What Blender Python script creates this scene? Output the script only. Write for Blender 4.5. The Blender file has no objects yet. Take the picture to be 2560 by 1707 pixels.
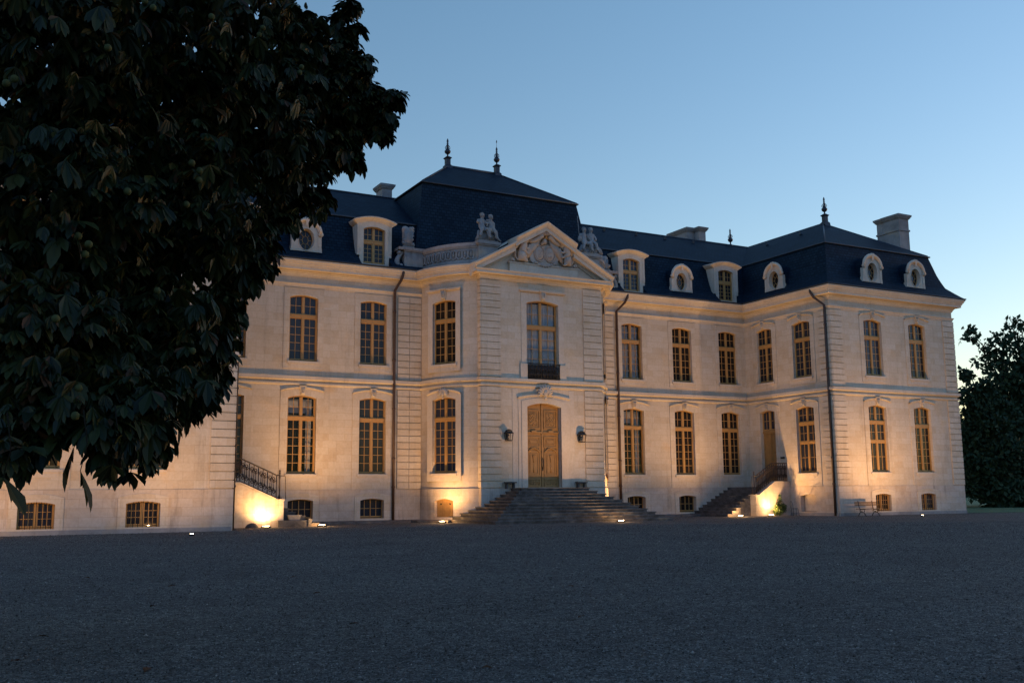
import bpy, bmesh, math, random
import numpy as np
from mathutils import Vector, Matrix

random.seed(7)
rng = np.random.default_rng(7)
SC = bpy.context.scene
COL = SC.collection
R = math.radians

# ------------------------------------------------------------------ camera
CAM = dict(f=2550.103, yaw=0.497, pitch=0.150, roll=-0.0093, p=(-29.422, -54.315, 1.499))
def make_camera():
    y, p, r = CAM['yaw'], CAM['pitch'], CAM['roll']
    fw = Vector((math.sin(y)*math.cos(p), math.cos(y)*math.cos(p), math.sin(p)))
    rt = Vector((math.cos(y), -math.sin(y), 0)); up = rt.cross(fw)
    rt2 = math.cos(r)*rt + math.sin(r)*up; up2 = -math.sin(r)*rt + math.cos(r)*up
    c = bpy.data.cameras.new('camera'); o = bpy.data.objects.new('camera', c); COL.objects.link(o)
    M = Matrix((rt2, up2, -fw)).transposed().to_4x4(); M.translation = CAM['p']; o.matrix_world = M
    c.sensor_width = 36; c.lens = 36*CAM['f']/2560; c.clip_start = .1; c.clip_end = 2000
    SC.camera = o
make_camera()

# ------------------------------------------------------------------ sky, sun, exposure
SUN_EL, SUN_ROT = R(2.0), R(92)
w = bpy.data.worlds.new('World'); SC.world = w; w.use_nodes = True
nt = w.node_tree; bg = nt.nodes['Background']
sky = nt.nodes.new('ShaderNodeTexSky'); sky.sky_type = 'NISHITA'; sky.sun_disc = False
sky.sun_elevation = SUN_EL; sky.sun_rotation = SUN_ROT
sky.ozone_density = 2.0; sky.dust_density = .3; sky.air_density = 1.0
tint = nt.nodes.new('ShaderNodeMix'); tint.data_type = 'RGBA'; tint.blend_type = 'MULTIPLY'
tint.inputs[0].default_value = 1.0
tint.inputs[7].default_value = (.845, .93, 1.01, 1)
# whiter towards the horizon on the bright side
tcz = nt.nodes.new('ShaderNodeTexCoord'); sxyz = nt.nodes.new('ShaderNodeSeparateXYZ'); nt.links.new(tcz.outputs['Generated'], sxyz.inputs[0])
mz = nt.nodes.new('ShaderNodeMapRange'); mz.inputs['From Min'].default_value = 0; mz.inputs['From Max'].default_value = .45
mz.inputs['To Min'].default_value = 1; mz.inputs['To Max'].default_value = 0; nt.links.new(sxyz.outputs['Z'], mz.inputs['Value'])
hz = nt.nodes.new('ShaderNodeMix'); hz.data_type = 'RGBA'; hz.blend_type = 'MULTIPLY'; hz.inputs[7].default_value = (1.08, .925, .94, 1)
nt.links.new(mz.outputs[0], hz.inputs[0]); nt.links.new(sky.outputs[0], hz.inputs[6]); nt.links.new(hz.outputs[2], tint.inputs[6])
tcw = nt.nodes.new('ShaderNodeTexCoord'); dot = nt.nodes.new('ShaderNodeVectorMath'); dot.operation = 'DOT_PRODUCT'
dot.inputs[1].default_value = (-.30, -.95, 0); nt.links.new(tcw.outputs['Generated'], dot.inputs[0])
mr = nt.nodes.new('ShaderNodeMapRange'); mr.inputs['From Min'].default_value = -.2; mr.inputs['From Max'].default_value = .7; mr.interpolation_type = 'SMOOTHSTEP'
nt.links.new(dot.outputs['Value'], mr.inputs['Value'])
anti = nt.nodes.new('ShaderNodeMix'); anti.data_type = 'RGBA'; anti.blend_type = 'MULTIPLY'; anti.inputs[7].default_value = (.90, 1.20, 1.85, 1)  # added blue boost of the sky behind the camera, fills the facades
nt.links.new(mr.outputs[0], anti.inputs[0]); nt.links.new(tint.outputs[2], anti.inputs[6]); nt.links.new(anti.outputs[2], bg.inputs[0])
bg.inputs[1].default_value = .15
sun = bpy.data.lights.new('sun', 'SUN'); sun.energy = .03; sun.angle = R(8); sun.color = (1, .8, .62)
so = bpy.data.objects.new('sun', sun); COL.objects.link(so)
sd = Vector((math.sin(SUN_ROT)*math.cos(SUN_EL), math.cos(SUN_ROT)*math.cos(SUN_EL), math.sin(SUN_EL)))
so.rotation_euler = (-sd).to_track_quat('-Z', 'Y').to_euler()
SC.view_settings.view_transform = 'Standard'; SC.view_settings.look = 'None'
SC.view_settings.gamma = 1; SC.view_settings.use_curve_mapping = False
SC.view_settings.exposure = 2.0
SC.render.engine = 'CYCLES'
SC.cycles.use_denoising = True
try: SC.cycles.denoiser = 'OPENIMAGEDENOISE'
except Exception: pass
SC.cycles.sample_clamp_indirect = 4.0
SC.cycles.max_bounces = 6; SC.cycles.diffuse_bounces = 3; SC.cycles.glossy_bounces = 3
SC.cycles.transparent_max_bounces = 8; SC.cycles.caustics_reflective = False; SC.cycles.caustics_refractive = False

GZ = .08            # ground level

# ------------------------------------------------------------------ materials
def mat(name):
    m = bpy.data.materials.new(name); m.use_nodes = True
    n = m.node_tree; return m, n, n.nodes['Principled BSDF']
def N(n, t, **k):
    x = n.nodes.new(t)
    for a, v in k.items(): setattr(x, a, v)
    return x
def mixc(n, a, b, fac, blend='MIX'):
    x = N(n, 'ShaderNodeMix', data_type='RGBA', blend_type=blend)
    for i, v in ((6, a), (7, b), (0, fac)):
        if isinstance(v, bpy.types.NodeSocket): n.links.new(v, x.inputs[i])
        else: x.inputs[i].default_value = (*v, 1) if isinstance(v, tuple) else v
    return x.outputs[2]
def ramp(n, src, stops):
    x = N(n, 'ShaderNodeValToRGB'); e = x.color_ramp.elements
    while len(e) < len(stops): e.new(.5)
    for el, (p, c) in zip(e, stops):
        el.position = p; el.color = (*c, 1) if isinstance(c, tuple) else (c, c, c, 1)
    n.links.new(src, x.inputs[0]); return x.outputs[0]
def noise(n, vec, scale, detail=4, rough=.6, dist=0):
    x = N(n, 'ShaderNodeTexNoise'); x.inputs['Scale'].default_value = scale
    x.inputs['Detail'].default_value = detail; x.inputs['Roughness'].default_value = rough
    x.inputs['Distortion'].default_value = dist
    if vec is not None: n.links.new(vec, x.inputs['Vector'])
    return x.outputs['Fac']
def mapping(n, vec, scale=(1, 1, 1), loc=(0, 0, 0)):
    x = N(n, 'ShaderNodeMapping'); x.inputs['Scale'].default_value = scale; x.inputs['Location'].default_value = loc
    n.links.new(vec, x.inputs['Vector']); return x.outputs[0]
def bump(n, b, h, strength=.3, dist=.01):
    x = N(n, 'ShaderNodeBump'); x.inputs['Strength'].default_value = strength; x.inputs['Distance'].default_value = dist
    n.links.new(h, x.inputs['Height']); n.links.new(x.outputs[0], b.inputs['Normal'])

def stone_mat(name, c1, c2, dirt=(.20, .15, .10), ashlar=True, dirt_amt=.5, rough=.85):
    m, n, b = mat(name); tc = N(n, 'ShaderNodeTexCoord'); uv = tc.outputs['UV']
    geo = N(n, 'ShaderNodeNewGeometry'); pos = geo.outputs['Position']
    big = noise(n, pos, .45, 5, .65)
    fine = noise(n, pos, 9, 5, .7)
    col = mixc(n, c1, c2, ramp(n, big, [(.35, 0.0), (.68, 1.0)]))
    h = fine
    if ashlar:
        br = N(n, 'ShaderNodeTexBrick'); br.offset = .5
        n.links.new(uv, br.inputs['Vector'])
        br.inputs['Scale'].default_value = 1; br.inputs['Brick Width'].default_value = .92; br.inputs['Row Height'].default_value = .383
        br.inputs['Mortar Size'].default_value = .013; br.inputs['Mortar Smooth'].default_value = .4; br.inputs['Bias'].default_value = -.25
        br.inputs['Color1'].default_value = (1, 1, 1, 1); br.inputs['Color2'].default_value = (.82, .70, .54, 1)
        br.inputs['Mortar'].default_value = (.74, .67, .58, 1)
        col = mixc(n, col, br.outputs['Color'], .62, 'MULTIPLY')
    streak = noise(n, mapping(n, pos, (1.6, 1.6, .16)), 1.0, 5, .7)
    col = mixc(n, col, dirt, ramp(n, streak, [(.55, 0.0), (.80, dirt_amt)]))
    pat = noise(n, mapping(n, pos, (.8, .8, 1.3)), .9, 3, .5)
    col = mixc(n, col, (.60, .40, .21), ramp(n, pat, [(.58, 0.0), (.75, .45)]))
    blot = noise(n, pos, 1.7, 6, .75, .6)
    col = mixc(n, col, (.92, .86, .78), ramp(n, blot, [(.30, .10), (.60, 0.0)]))
    col = mixc(n, col, (.55, .5, .45), ramp(n, fine, [(.35, .22), (.6, 0.0)]), 'MULTIPLY')
    n.links.new(col, b.inputs['Base Color']); b.inputs['Roughness'].default_value = rough
    b.inputs['Specular IOR Level'].default_value = .2
    bump(n, b, h, .35, .006)
    return m
STONE = stone_mat('limestone', (.58, .472, .342), (.51, .405, .28))
TRIM = stone_mat('carved_limestone', (.58, .472, .34), (.49, .385, .28), ashlar=False, dirt_amt=.55)
OLD = stone_mat('weathered_limestone', (.30, .265, .23), (.16, .145, .13), dirt=(.06, .055, .05), ashlar=False, dirt_amt=.7)
RELIEF = stone_mat('carved_relief_stone', (.45, .365, .28), (.33, .265, .205), dirt=(.09, .07, .055), ashlar=False, dirt_amt=.7)
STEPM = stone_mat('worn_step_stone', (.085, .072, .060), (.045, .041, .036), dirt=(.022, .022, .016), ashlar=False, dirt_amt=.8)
PLINTHM = stone_mat('stained_limestone', (.55, .44, .33), (.41, .32, .235), dirt=(.12, .09, .06), dirt_amt=.8)

STAIRW = stone_mat('rough_stained_stone', (.50, .42, .32), (.30, .24, .175), dirt=(.06, .05, .04), dirt_amt=.95)
def plain(name, c, rough=.6, spec=.3, metal=0, vary=.15, scale=6, bmp=0):
    m, n, b = mat(name); geo = N(n, 'ShaderNodeNewGeometry')
    f = noise(n, geo.outputs['Position'], scale, 4, .65)
    col = mixc(n, c, tuple(x*(1-vary*2) for x in c), ramp(n, f, [(.35, 0.0), (.7, 1.0)]))
    n.links.new(col, b.inputs['Base Color']); b.inputs['Roughness'].default_value = rough
    b.inputs['Specular IOR Level'].default_value = spec; b.inputs['Metallic'].default_value = metal
    if bmp: bump(n, b, f, bmp, .01)
    return m
OCHRE = plain('ochre_paint', (.42, .225, .068), .5, .3, vary=.08)
DOORM = plain('ochre_door_paint', (.33, .175, .055), .5, .3, vary=.12, scale=3)
IRON = plain('wrought_iron', (.018, .017, .017), .5, .4, .3)
RUSTIRON = plain('brown_iron', (.045, .03, .022), .6, .3, .2)
PIPEM = plain('brown_downpipe', (.085, .045, .026), .5, .4, .2)
ZINC = plain('dark_zinc', (.03, .034, .04), .5, .4, .3)
LEADM = plain('lead_grey', (.05, .055, .062), .5, .4, .2)
WOODM = plain('bench_wood', (.22, .135, .07), .7, .2, vary=.2, scale=12)
SHADED_WOOD = plain('shaded_ochre_wood', (.07, .035, .012), .6, .2)  # ochre door wood with the shade behind the railing put into its colour
BARK = plain('bark', (.055, .045, .035), .9, .1, vary=.3, scale=9, bmp=.8)
TWIGM = plain('dark_twig', (.012, .010, .006), .9, .1)
WHITE = plain('sheer_curtain', (.36, .34, .31), .9, .1, vary=.05)
DARKROOM = plain('dark_room', (.012, .010, .009), .9, .0)
HUSK = plain('chestnut_husk', (.055, .060, .016), .8, .2, vary=.2, scale=40)

def glass_mat():
    m, n, b = mat('old_glass'); geo = N(n, 'ShaderNodeNewGeometry')
    info = N(n, 'ShaderNodeObjectInfo')
    f = noise(n, geo.outputs['Position'], 1.4, 3, .5)
    n.links.new(mixc(n, mixc(n, (.010, .0075, .006), (.022, .017, .013), f), (.030, .033, .042), ramp(n, info.outputs['Random'], [(.45, 0.0), (.95, 1.0)])), b.inputs['Base Color'])
    b.inputs['Roughness'].default_value = .05; b.inputs['Specular IOR Level'].default_value = .2
    bump(n, b, noise(n, geo.outputs['Position'], 1.6, 2, .5), .06, .05)
    return m
GLASS = glass_mat()
def clear_glass():
    m, n, b = mat('clear_glass'); out = n.nodes['Material Output']
    tr = N(n, 'ShaderNodeBsdfTransparent'); gl = N(n, 'ShaderNodeBsdfGlossy'); gl.inputs['Roughness'].default_value = .03
    mx = N(n, 'ShaderNodeMixShader'); mx.inputs[0].default_value = .015
    n.links.new(tr.outputs[0], mx.inputs[1]); n.links.new(gl.outputs[0], mx.inputs[2]); n.links.new(mx.outputs[0], out.inputs[0])
    return m
CLEAR = clear_glass()

def slate_mat():
    m, n, b = mat('roof_slate'); tc = N(n, 'ShaderNodeTexCoord'); geo = N(n, 'ShaderNodeNewGeometry')
    br = N(n, 'ShaderNodeTexBrick'); br.offset = .5; n.links.new(tc.outputs['UV'], br.inputs['Vector'])
    br.inputs['Scale'].default_value = 1; br.inputs['Brick Width'].default_value = .30; br.inputs['Row Height'].default_value = .20
    br.inputs['Mortar Size'].default_value = .022; br.inputs['Mortar Smooth'].default_value = .4; br.inputs['Bias'].default_value = 0
    br.inputs['Color1'].default_value = (.006, .0158, .026, 1); br.inputs['Color2'].default_value = (.012, .027, .041, 1)
    br.inputs['Mortar'].default_value = (.002, .006, .011, 1)
    big = noise(n, geo.outputs['Position'], .7, 5, .7)
    col = mixc(n, br.outputs['Color'], (.45, .5, .55), ramp(n, big, [(.35, .6), (.65, 0.0)]), 'MULTIPLY')
    n.links.new(col, b.inputs['Base Color']); b.inputs['Roughness'].default_value = .6; b.inputs['Specular IOR Level'].default_value = .08
    bump(n, b, br.outputs['Fac'], -.6, .02)
    return m
SLATE = slate_mat()

def gravel_mat():
    m, n, b = mat('gravel'); geo = N(n, 'ShaderNodeNewGeometry'); pos = geo.outputs['Position']
    def cells(scale, stops):
        vo = N(n, 'ShaderNodeTexVoronoi'); vo.inputs['Scale'].default_value = scale; n.links.new(pos, vo.inputs['Vector'])
        sep = N(n, 'ShaderNodeSeparateColor'); n.links.new(vo.outputs['Color'], sep.inputs[0]); return ramp(n, sep.outputs[0], stops), vo
    c1, v1 = cells(70, [(0.0, (.044, .041, .035)), (.4, (.098, .092, .079)), (.8, (.165, .157, .136)), (1.0, (.28, .27, .24))])
    c2, v2 = cells(22, [(0.0, (.6, .6, .6)), (.5, (.95, .95, .95)), (1.0, (1.45, 1.44, 1.42))])
    c3, v3 = cells(6.5, [(0.0, (.85, .85, .86)), (1.0, (1.15, 1.15, 1.14))])
    col = mixc(n, c1, c2, 1.0, 'MULTIPLY'); col = mixc(n, col, c3, 1.0, 'MULTIPLY')
    col = mixc(n, col, (.66, .66, .68), ramp(n, noise(n, pos, .30, 6, .65), [(.38, .55), (.62, 0.0)]), 'MULTIPLY')
    col = mixc(n, col, (.045, .050, .035), ramp(n, noise(n, pos, 1.1, 7, .8, .4), [(.66, 0.0), (.80, .6)]))
    n.links.new(col, b.inputs['Base Color']); b.inputs['Roughness'].default_value = .9; b.inputs['Specular IOR Level'].default_value = .15
    x = N(n, 'ShaderNodeMath', operation='ADD'); n.links.new(v1.outputs['Distance'], x.inputs[0])
    n.links.new(noise(n, pos, 9, 5, .75), x.inputs[1])
    bump(n, b, x.outputs[0], 1.0, .03)
    return m
GRAVEL = gravel_mat()
def grass_mat():
    m, n, b = mat('lawn_grass'); geo = N(n, 'ShaderNodeNewGeometry')
    f = noise(n, geo.outputs['Position'], 3, 6, .75)
    n.links.new(mixc(n, (.03, .085, .035), (.07, .15, .05), f), b.inputs['Base Color']); b.inputs['Roughness'].default_value = .9
    bump(n, b, noise(n, geo.outputs['Position'], 30, 3, .7), 1, .05); return m
GRASS = grass_mat()
def leaf_mat(name, stops, rough=.5):
    m, n, b = mat(name); geo = N(n, 'ShaderNodeNewGeometry')
    col = ramp(n, geo.outputs['Random Per Island'], stops)
    f = noise(n, geo.outputs['Position'], 24, 3, .7)
    col = mixc(n, col, (.06, .026, .012), ramp(n, f, [(.66, 0.0), (.80, .7)]))
    n.links.new(col, b.inputs['Base Color']); b.inputs['Roughness'].default_value = rough; b.inputs['Specular IOR Level'].default_value = .16
    return m
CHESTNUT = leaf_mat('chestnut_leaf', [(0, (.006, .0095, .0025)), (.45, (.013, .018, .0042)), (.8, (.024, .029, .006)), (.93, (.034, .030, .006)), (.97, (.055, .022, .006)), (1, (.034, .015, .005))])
FARLEAF = leaf_mat('tree_leaf', [(0, (.016, .030, .014)), (.5, (.028, .048, .02)), (1, (.042, .062, .026))], .7)
BUSHLEAF = leaf_mat('shrub_leaf', [(0, (.018, .038, .008)), (.6, (.045, .075, .016)), (1, (.11, .12, .03))], .5)
DRYLEAF = plain('dry_leaf', (.09, .04, .018), .8, .1, vary=.3, scale=30)

def lamp_mat():
    m, n, b = mat('floodlight_lens'); b.inputs['Base Color'].default_value = (.9, .8, .6, 1)
    b.inputs['Emission Color'].default_value = (1, .72, .38, 1); b.inputs['Emission Strength'].default_value = 14; return m
LENS = lamp_mat()

# ------------------------------------------------------------------ mesh helpers
class MB:
    def __init__(s): s.v = []; s.f = []; s.uv = []; s.sm = []
    def add(s, verts, faces, uvs=None, smooth=False):
        o = len(s.v); s.v += [tuple(map(float, p)) for p in verts]
        for i, f in enumerate(faces):
            s.f.append(tuple(o+k for k in f)); s.uv.append(uvs[i] if uvs else None); s.sm.append(smooth)
        return s
    def quad(s, a, b, c, d, uv=None): s.add((a, b, c, d), ((0, 1, 2, 3),), [uv] if uv else None)
    def box(s, x0, x1, y0, y1, z0, z1, T=None):
        P = [(x, y, z) for z in (z0, z1) for x, y in ((x0, y0), (x1, y0), (x1, y1), (x0, y1))]
        if T: P = [T(*p) for p in P]
        s.add(P, ((0, 3, 2, 1), (4, 5, 6, 7), (0, 1, 5, 4), (1, 2, 6, 5), (2, 3, 7, 6), (3, 0, 4, 7)))
    def frust(s, c0, h0, c1, h1):      # rectangle (cx,cy,z) half (hx,hy) to another
        P = []
        for (cx, cy, z), (hx, hy) in ((c0, h0), (c1, h1)):
            P += [(cx-hx, cy-hy, z), (cx+hx, cy-hy, z), (cx+hx, cy+hy, z), (cx-hx, cy+hy, z)]
        s.add(P, ((0, 3, 2, 1), (4, 5, 6, 7), (0, 1, 5, 4), (1, 2, 6, 5), (2, 3, 7, 6), (3, 0, 4, 7)))
    def tube(s, pts, r, n=6, closed=False, smooth=True):
        P = [Vector(p) for p in pts]; m = len(P); rs = r if isinstance(r, (list, tuple)) else [r]*m
        ring = []
        for i, p in enumerate(P):
            a = P[(i-1) % m] if (closed or i > 0) else p; b = P[(i+1) % m] if (closed or i < m-1) else p
            t = (b-a); t = t.normalized() if t.length > 1e-9 else Vector((0, 0, 1))
            if i == 0:
                u = t.orthogonal().normalized()
            else:
                u = (u - t*u.dot(t)); u = u.normalized() if u.length > 1e-6 else t.orthogonal().normalized()
            w_ = t.cross(u)
            ring.append([p + (u*math.cos(2*math.pi*k/n) + w_*math.sin(2*math.pi*k/n))*rs[i] for k in range(n)])
        V = [q for rg in ring for q in rg]; F = []
        for i in range(m if closed else m-1):
            j = (i+1) % m
            for k in range(n): F.append((i*n+k, i*n+(k+1) % n, j*n+(k+1) % n, j*n+k))
        if not closed: F.append(tuple(range(n-1, -1, -1))); F.append(tuple((m-1)*n+k for k in range(n)))
        s.add(V, F, smooth=smooth)
    def lathe(s, prof, c=(0, 0, 0), n=16, smooth=True):
        V = [(c[0]+r*math.cos(2*math.pi*k/n), c[1]+r*math.sin(2*math.pi*k/n), c[2]+z) for r, z in prof for k in range(n)]
        F = [(i*n+k, i*n+(k+1) % n, (i+1)*n+(k+1) % n, (i+1)*n+k) for i in range(len(prof)-1) for k in range(n)]
        F.append(tuple((len(prof)-1)*n+k for k in range(n))); F.append(tuple(range(n-1, -1, -1)))
        s.add(V, F, smooth=smooth)
    def ball(s, c, r, nu=10, nv=7, T=None, nz=0):
        rx, ry, rz = r if isinstance(r, tuple) else (r, r, r); V = []; F = []
        for j in range(nv+1):
            th = math.pi*j/nv
            for i in range(nu):
                ph = 2*math.pi*i/nu; k = 1+nz*(random.random()-.5)
                V.append((c[0]+rx*k*math.sin(th)*math.cos(ph), c[1]+ry*k*math.sin(th)*math.sin(ph), c[2]+rz*k*math.cos(th)))
        for j in range(nv):
            for i in range(nu): F.append((j*nu+i, (j+1)*nu+i, (j+1)*nu+(i+1) % nu, j*nu+(i+1) % nu))
        if T: V = [T(*p) for p in V]
        s.add(V, F, smooth=True)
    def build(s, name, m, parent=None, loc=None, rotz=0.0):
        me = bpy.data.meshes.new(name); me.from_pydata(s.v, [], s.f)
        uvl = me.uv_layers.new(name='UVMap'); co = s.v
        for p, uv in zip(me.polygons, s.uv):
            if uv:
                for li, q in zip(p.loop_indices, uv): uvl.data[li].uv = q
            else:
                nn = p.normal
                t = Vector((1, 0, 0)) if abs(nn.z) > .97 else Vector((-nn.y, nn.x, 0)).normalized()
                bt = nn.cross(t)
                if bt.z < 0: bt = -bt
                for li, vi in zip(p.loop_indices, p.vertices):
                    q = Vector(co[vi]); uvl.data[li].uv = (q.dot(t), q.dot(bt))
        me.polygons.foreach_set('use_smooth', s.sm)
        me.materials.append(m); me.update()
        o = bpy.data.objects.new(name, me); COL.objects.link(o)
        if parent: o.parent = parent
        if loc: o.location = loc
        o.rotation_euler.z = rotz
        return o

def tag(o, label=None, cat=None, group=None, kind=None):
    if label: o['label'] = label
    if cat: o['category'] = cat
    if group: o['group'] = group
    if kind: o['kind'] = kind
    return o
def empty(name, loc=(0, 0, 0), rz=0, parent=None, **k):
    o = bpy.data.objects.new(name, None); COL.objects.link(o); o.location = loc; o.rotation_euler.z = rz
    o.empty_display_size = .3
    if parent: o.parent = parent
    return tag(o, **k)
def copy_tree(o, parent=None):
    c = o.copy(); COL.objects.link(c); c.parent = parent if parent else o.parent
    for ch in [x for x in bpy.data.objects if x.parent == o]: copy_tree(ch, c)
    return c

def offs(path, d, closed=False):
    """mitred offset to the outward side: the right-hand side of the direction of travel"""
    n = len(path); out = []
    def nrm(a, b):
        ex, ey = b[0]-a[0], b[1]-a[1]; l = math.hypot(ex, ey); return (ey/l, -ex/l)
    for i, p in enumerate(path):
        n1 = nrm(path[i-1], p) if (i > 0 or closed) else None
        n2 = nrm(p, path[(i+1) % n]) if (i < n-1 or closed) else None
        if n1 is None: n1 = n2
        if n2 is None: n2 = n1
        k = 1 + n1[0]*n2[0] + n1[1]*n2[1]
        out.append((p[0]+d*(n1[0]+n2[0])/k, p[1]+d*(n1[1]+n2[1])/k))
    return out
def sweep(mb, path, prof, closed=False, trim=(0, 0)):
    """prof: list of (outward d, z) from bottom to top; trim drops ghost points at the ends"""
    rings = [offs(path, d, closed) for d, z in prof]
    if trim[0]: rings = [r[trim[0]:] for r in rings]
    if trim[1]: rings = [r[:-trim[1]] for r in rings]
    n = len(rings[0]); V = [(x, y, prof[j][1]) for j, r in enumerate(rings) for x, y in r]; F = []
    for j in range(len(prof)-1):
        for i in range(n if closed else n-1):
            k = (i+1) % n; F.append((j*n+i, j*n+k, (j+1)*n+k, (j+1)*n+i))
    if not closed:
        F.append(tuple(j*n for j in range(len(prof)-1, -1, -1))); F.append(tuple(j*n+n-1 for j in range(len(prof))))
    mb.add(V, F)

def planar(ox, oy, ex, ey):
    nx, ny = ey, -ex
    return lambda u, z, d=0: (ox+ex*u+nx*d, oy+ey*u+ny*d, z)
def facade(mb, F, u0, u1, z0, z1, ops=(), d=0, rev=.3, step=None, top=None, edges=False, bottom_edge=False):
    """wall sheet with arched openings (uc, half width, sill, spring, rise) and their reveals"""
    bp = {u0, u1}
    for uc, hw, zb, zs, ri in ops:
        bp |= {uc-hw+2*hw*k/8 for k in range(9)}
    if step:
        k = max(1, round((u1-u0)/step)); bp |= {u0+(u1-u0)*i/k for i in range(k+1)}
    if top: bp |= {u0+(u1-u0)*i/12 for i in range(13)}
    bp = sorted(b for b in bp if u0-1e-6 <= b <= u1+1e-6)
    bp = [b for i, b in enumerate(bp) if i == 0 or b-bp[i-1] > 1e-5]
    tp = top if top else (lambda u: z1)
    def q(a, za, zb_, b, zc, zd, dd=d):
        mb.add((F(a, za, dd), F(b, zb_, dd), F(b, zc, dd), F(a, zd, dd)), ((0, 1, 2, 3),), [((a, za), (b, zb_), (b, zc), (a, zd))])
    for a, b in zip(bp, bp[1:]):
        mid = (a+b)/2; cov = sorted([o for o in ops if o[0]-o[1]-1e-6 < mid < o[0]+o[1]+1e-6], key=lambda o: o[2])
        za = zb = z0
        for uc, hw, b0, sp, ri in cov:
            if b0 > za+1e-6: q(a, za, zb, b, b0, b0)
            f = lambda u: sp+ri*(1-((u-uc)/hw)**2)
            za, zb = f(a), f(b)
            if rev: mb.add((F(a, za, d), F(b, zb, d), F(b, zb, d-rev), F(a, za, d-rev)), ((0, 1, 2, 3),))
        q(a, za, zb, b, tp(b), tp(a))
        if edges:
            mb.add((F(a, tp(a), d), F(b, tp(b), d), F(b, tp(b), 0), F(a, tp(a), 0)), ((0, 1, 2, 3),))
        if bottom_edge: mb.add((F(a, z0, 0), F(b, z0, 0), F(b, z0, d), F(a, z0, d)), ((0, 1, 2, 3),))
    if rev:
        for uc, hw, b0, sp, ri in ops:
            for s_ in (-1, 1):
                u = uc+s_*hw
                P = (F(u, b0, d), F(u, sp, d), F(u, sp, d-rev), F(u, b0, d-rev))
                mb.add(P if s_ < 0 else P[::-1], ((0, 1, 2, 3),))
            if b0 >= z0: mb.add((F(uc-hw, b0, d), F(uc-hw, b0, d-rev), F(uc+hw, b0, d-rev), F(uc+hw, b0, d)), ((0, 1, 2, 3),))
    if edges:
        for u in (u0, u1): mb.add((F(u, z0, 0), F(u, z0, d), F(u, tp(u), d), F(u, tp(u), 0)), ((0, 1, 2, 3),))

# ------------------------------------------------------------------ plan of the house
W, LW, WW, D = 18.56, 7.99, 11.5, 11.4      # wing inner face, wing projection, wing width, main depth
XO = W+WW
PF, PH = 3.8, 4.0                           # pavilion front, half width
def bay_arc(n=10):
    A, B = Vector((-6, 0)), Vector((-PH, -3.5)); ch = B-A; l = ch.length; sg = .5
    rad = (l*l/4+sg*sg)/(2*sg); mid = (A+B)/2; nn = Vector((ch.y, -ch.x)).normalized()
    c = mid - nn*(rad-sg); a0 = math.atan2(A.y-c.y, A.x-c.x); a1 = math.atan2(B.y-c.y, B.x-c.x)
    if a1 < a0: a1 += 2*math.pi
    return c, rad, a0, a1
BC, BR, BA0, BA1 = bay_arc()
BLEN = BR*(BA1-BA0)
def Fbay(u, z, d=0):
    a = BA0+u/BR; return (BC.x+(BR+d)*math.cos(a), BC.y+(BR+d)*math.sin(a), z)
def FbayR(u, z, d=0):
    x, y, z = Fbay(BLEN-u, z, d); return (-x, y, z)
arcL = [Fbay(BLEN*i/10, 0)[:2] for i in range(11)]
arcR = [(-x, y) for x, y in arcL[::-1]]
OUT_L = [(-XO, D), (-XO, -LW), (-W, -LW), (-W, 0)]
OUT_R = [(W, 0), (W, -LW), (XO, -LW), (XO, D)]
FULL = OUT_L + arcL + [(-PH, -PF), (PH, -PF)] + arcR + OUT_R
F_main = planar(0, 0, 1, 0); F_lw = planar(0, -LW, 1, 0); F_pav = planar(0, -PF, 1, 0)
F_ri = planar(W, 0, 0, -1); F_li = planar(-W, -LW, 0, 1); F_ro = planar(XO, -LW, 0, 1); F_lo = planar(-XO, D, 0, -1)
F_back = planar(XO, D, -1, 0)

HOUSE = empty('chateau', label='floodlit pale limestone country house with dark slate mansard roofs and pedimented centre', cat='country house')

ZP = 1.92
LOW = (2.78, 6.88, .14); UPP = (8.92, 12.45, .14); BAS = (.33, 1.32, .10)
# openings per facade, in facade u
wx = (8.95, 13.04, 17.0); wl = (22.3, 26.45)
ops_main = []; ops_main_b = []
for s_ in (-1, 1):
    for x in wx:
        ops_main += [(s_*x, .80, *LOW), (s_*x, .80, *UPP)]
    for x in wx[:2]: ops_main_b.append((s_*x, .70, *BAS))
ops_wf = [(x, .80, *o) for x in wl for o in (LOW, UPP)]
ops_wfb = [(x, .70, *BAS) for x in wl]
# wing inner face: u runs towards the viewer
ops_ri = [(1.95, .72, 1.96, 6.9, .12), (1.95, .72, *UPP), (5.45, .80, *LOW), (5.45, .80, *UPP)]
ops_rib = [(5.4, .68, *BAS)]
DOOR = (0, 1.12, 1.95, 6.50, .22); PUP = (0, 1.07, 8.05, 12.5, .18)
UB = BLEN/2
ops_bay = [(UB, .80, *LOW), (UB, .80, *UPP)]; ops_bayb = [(UB, .62, .36, 1.25, .12)]

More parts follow.
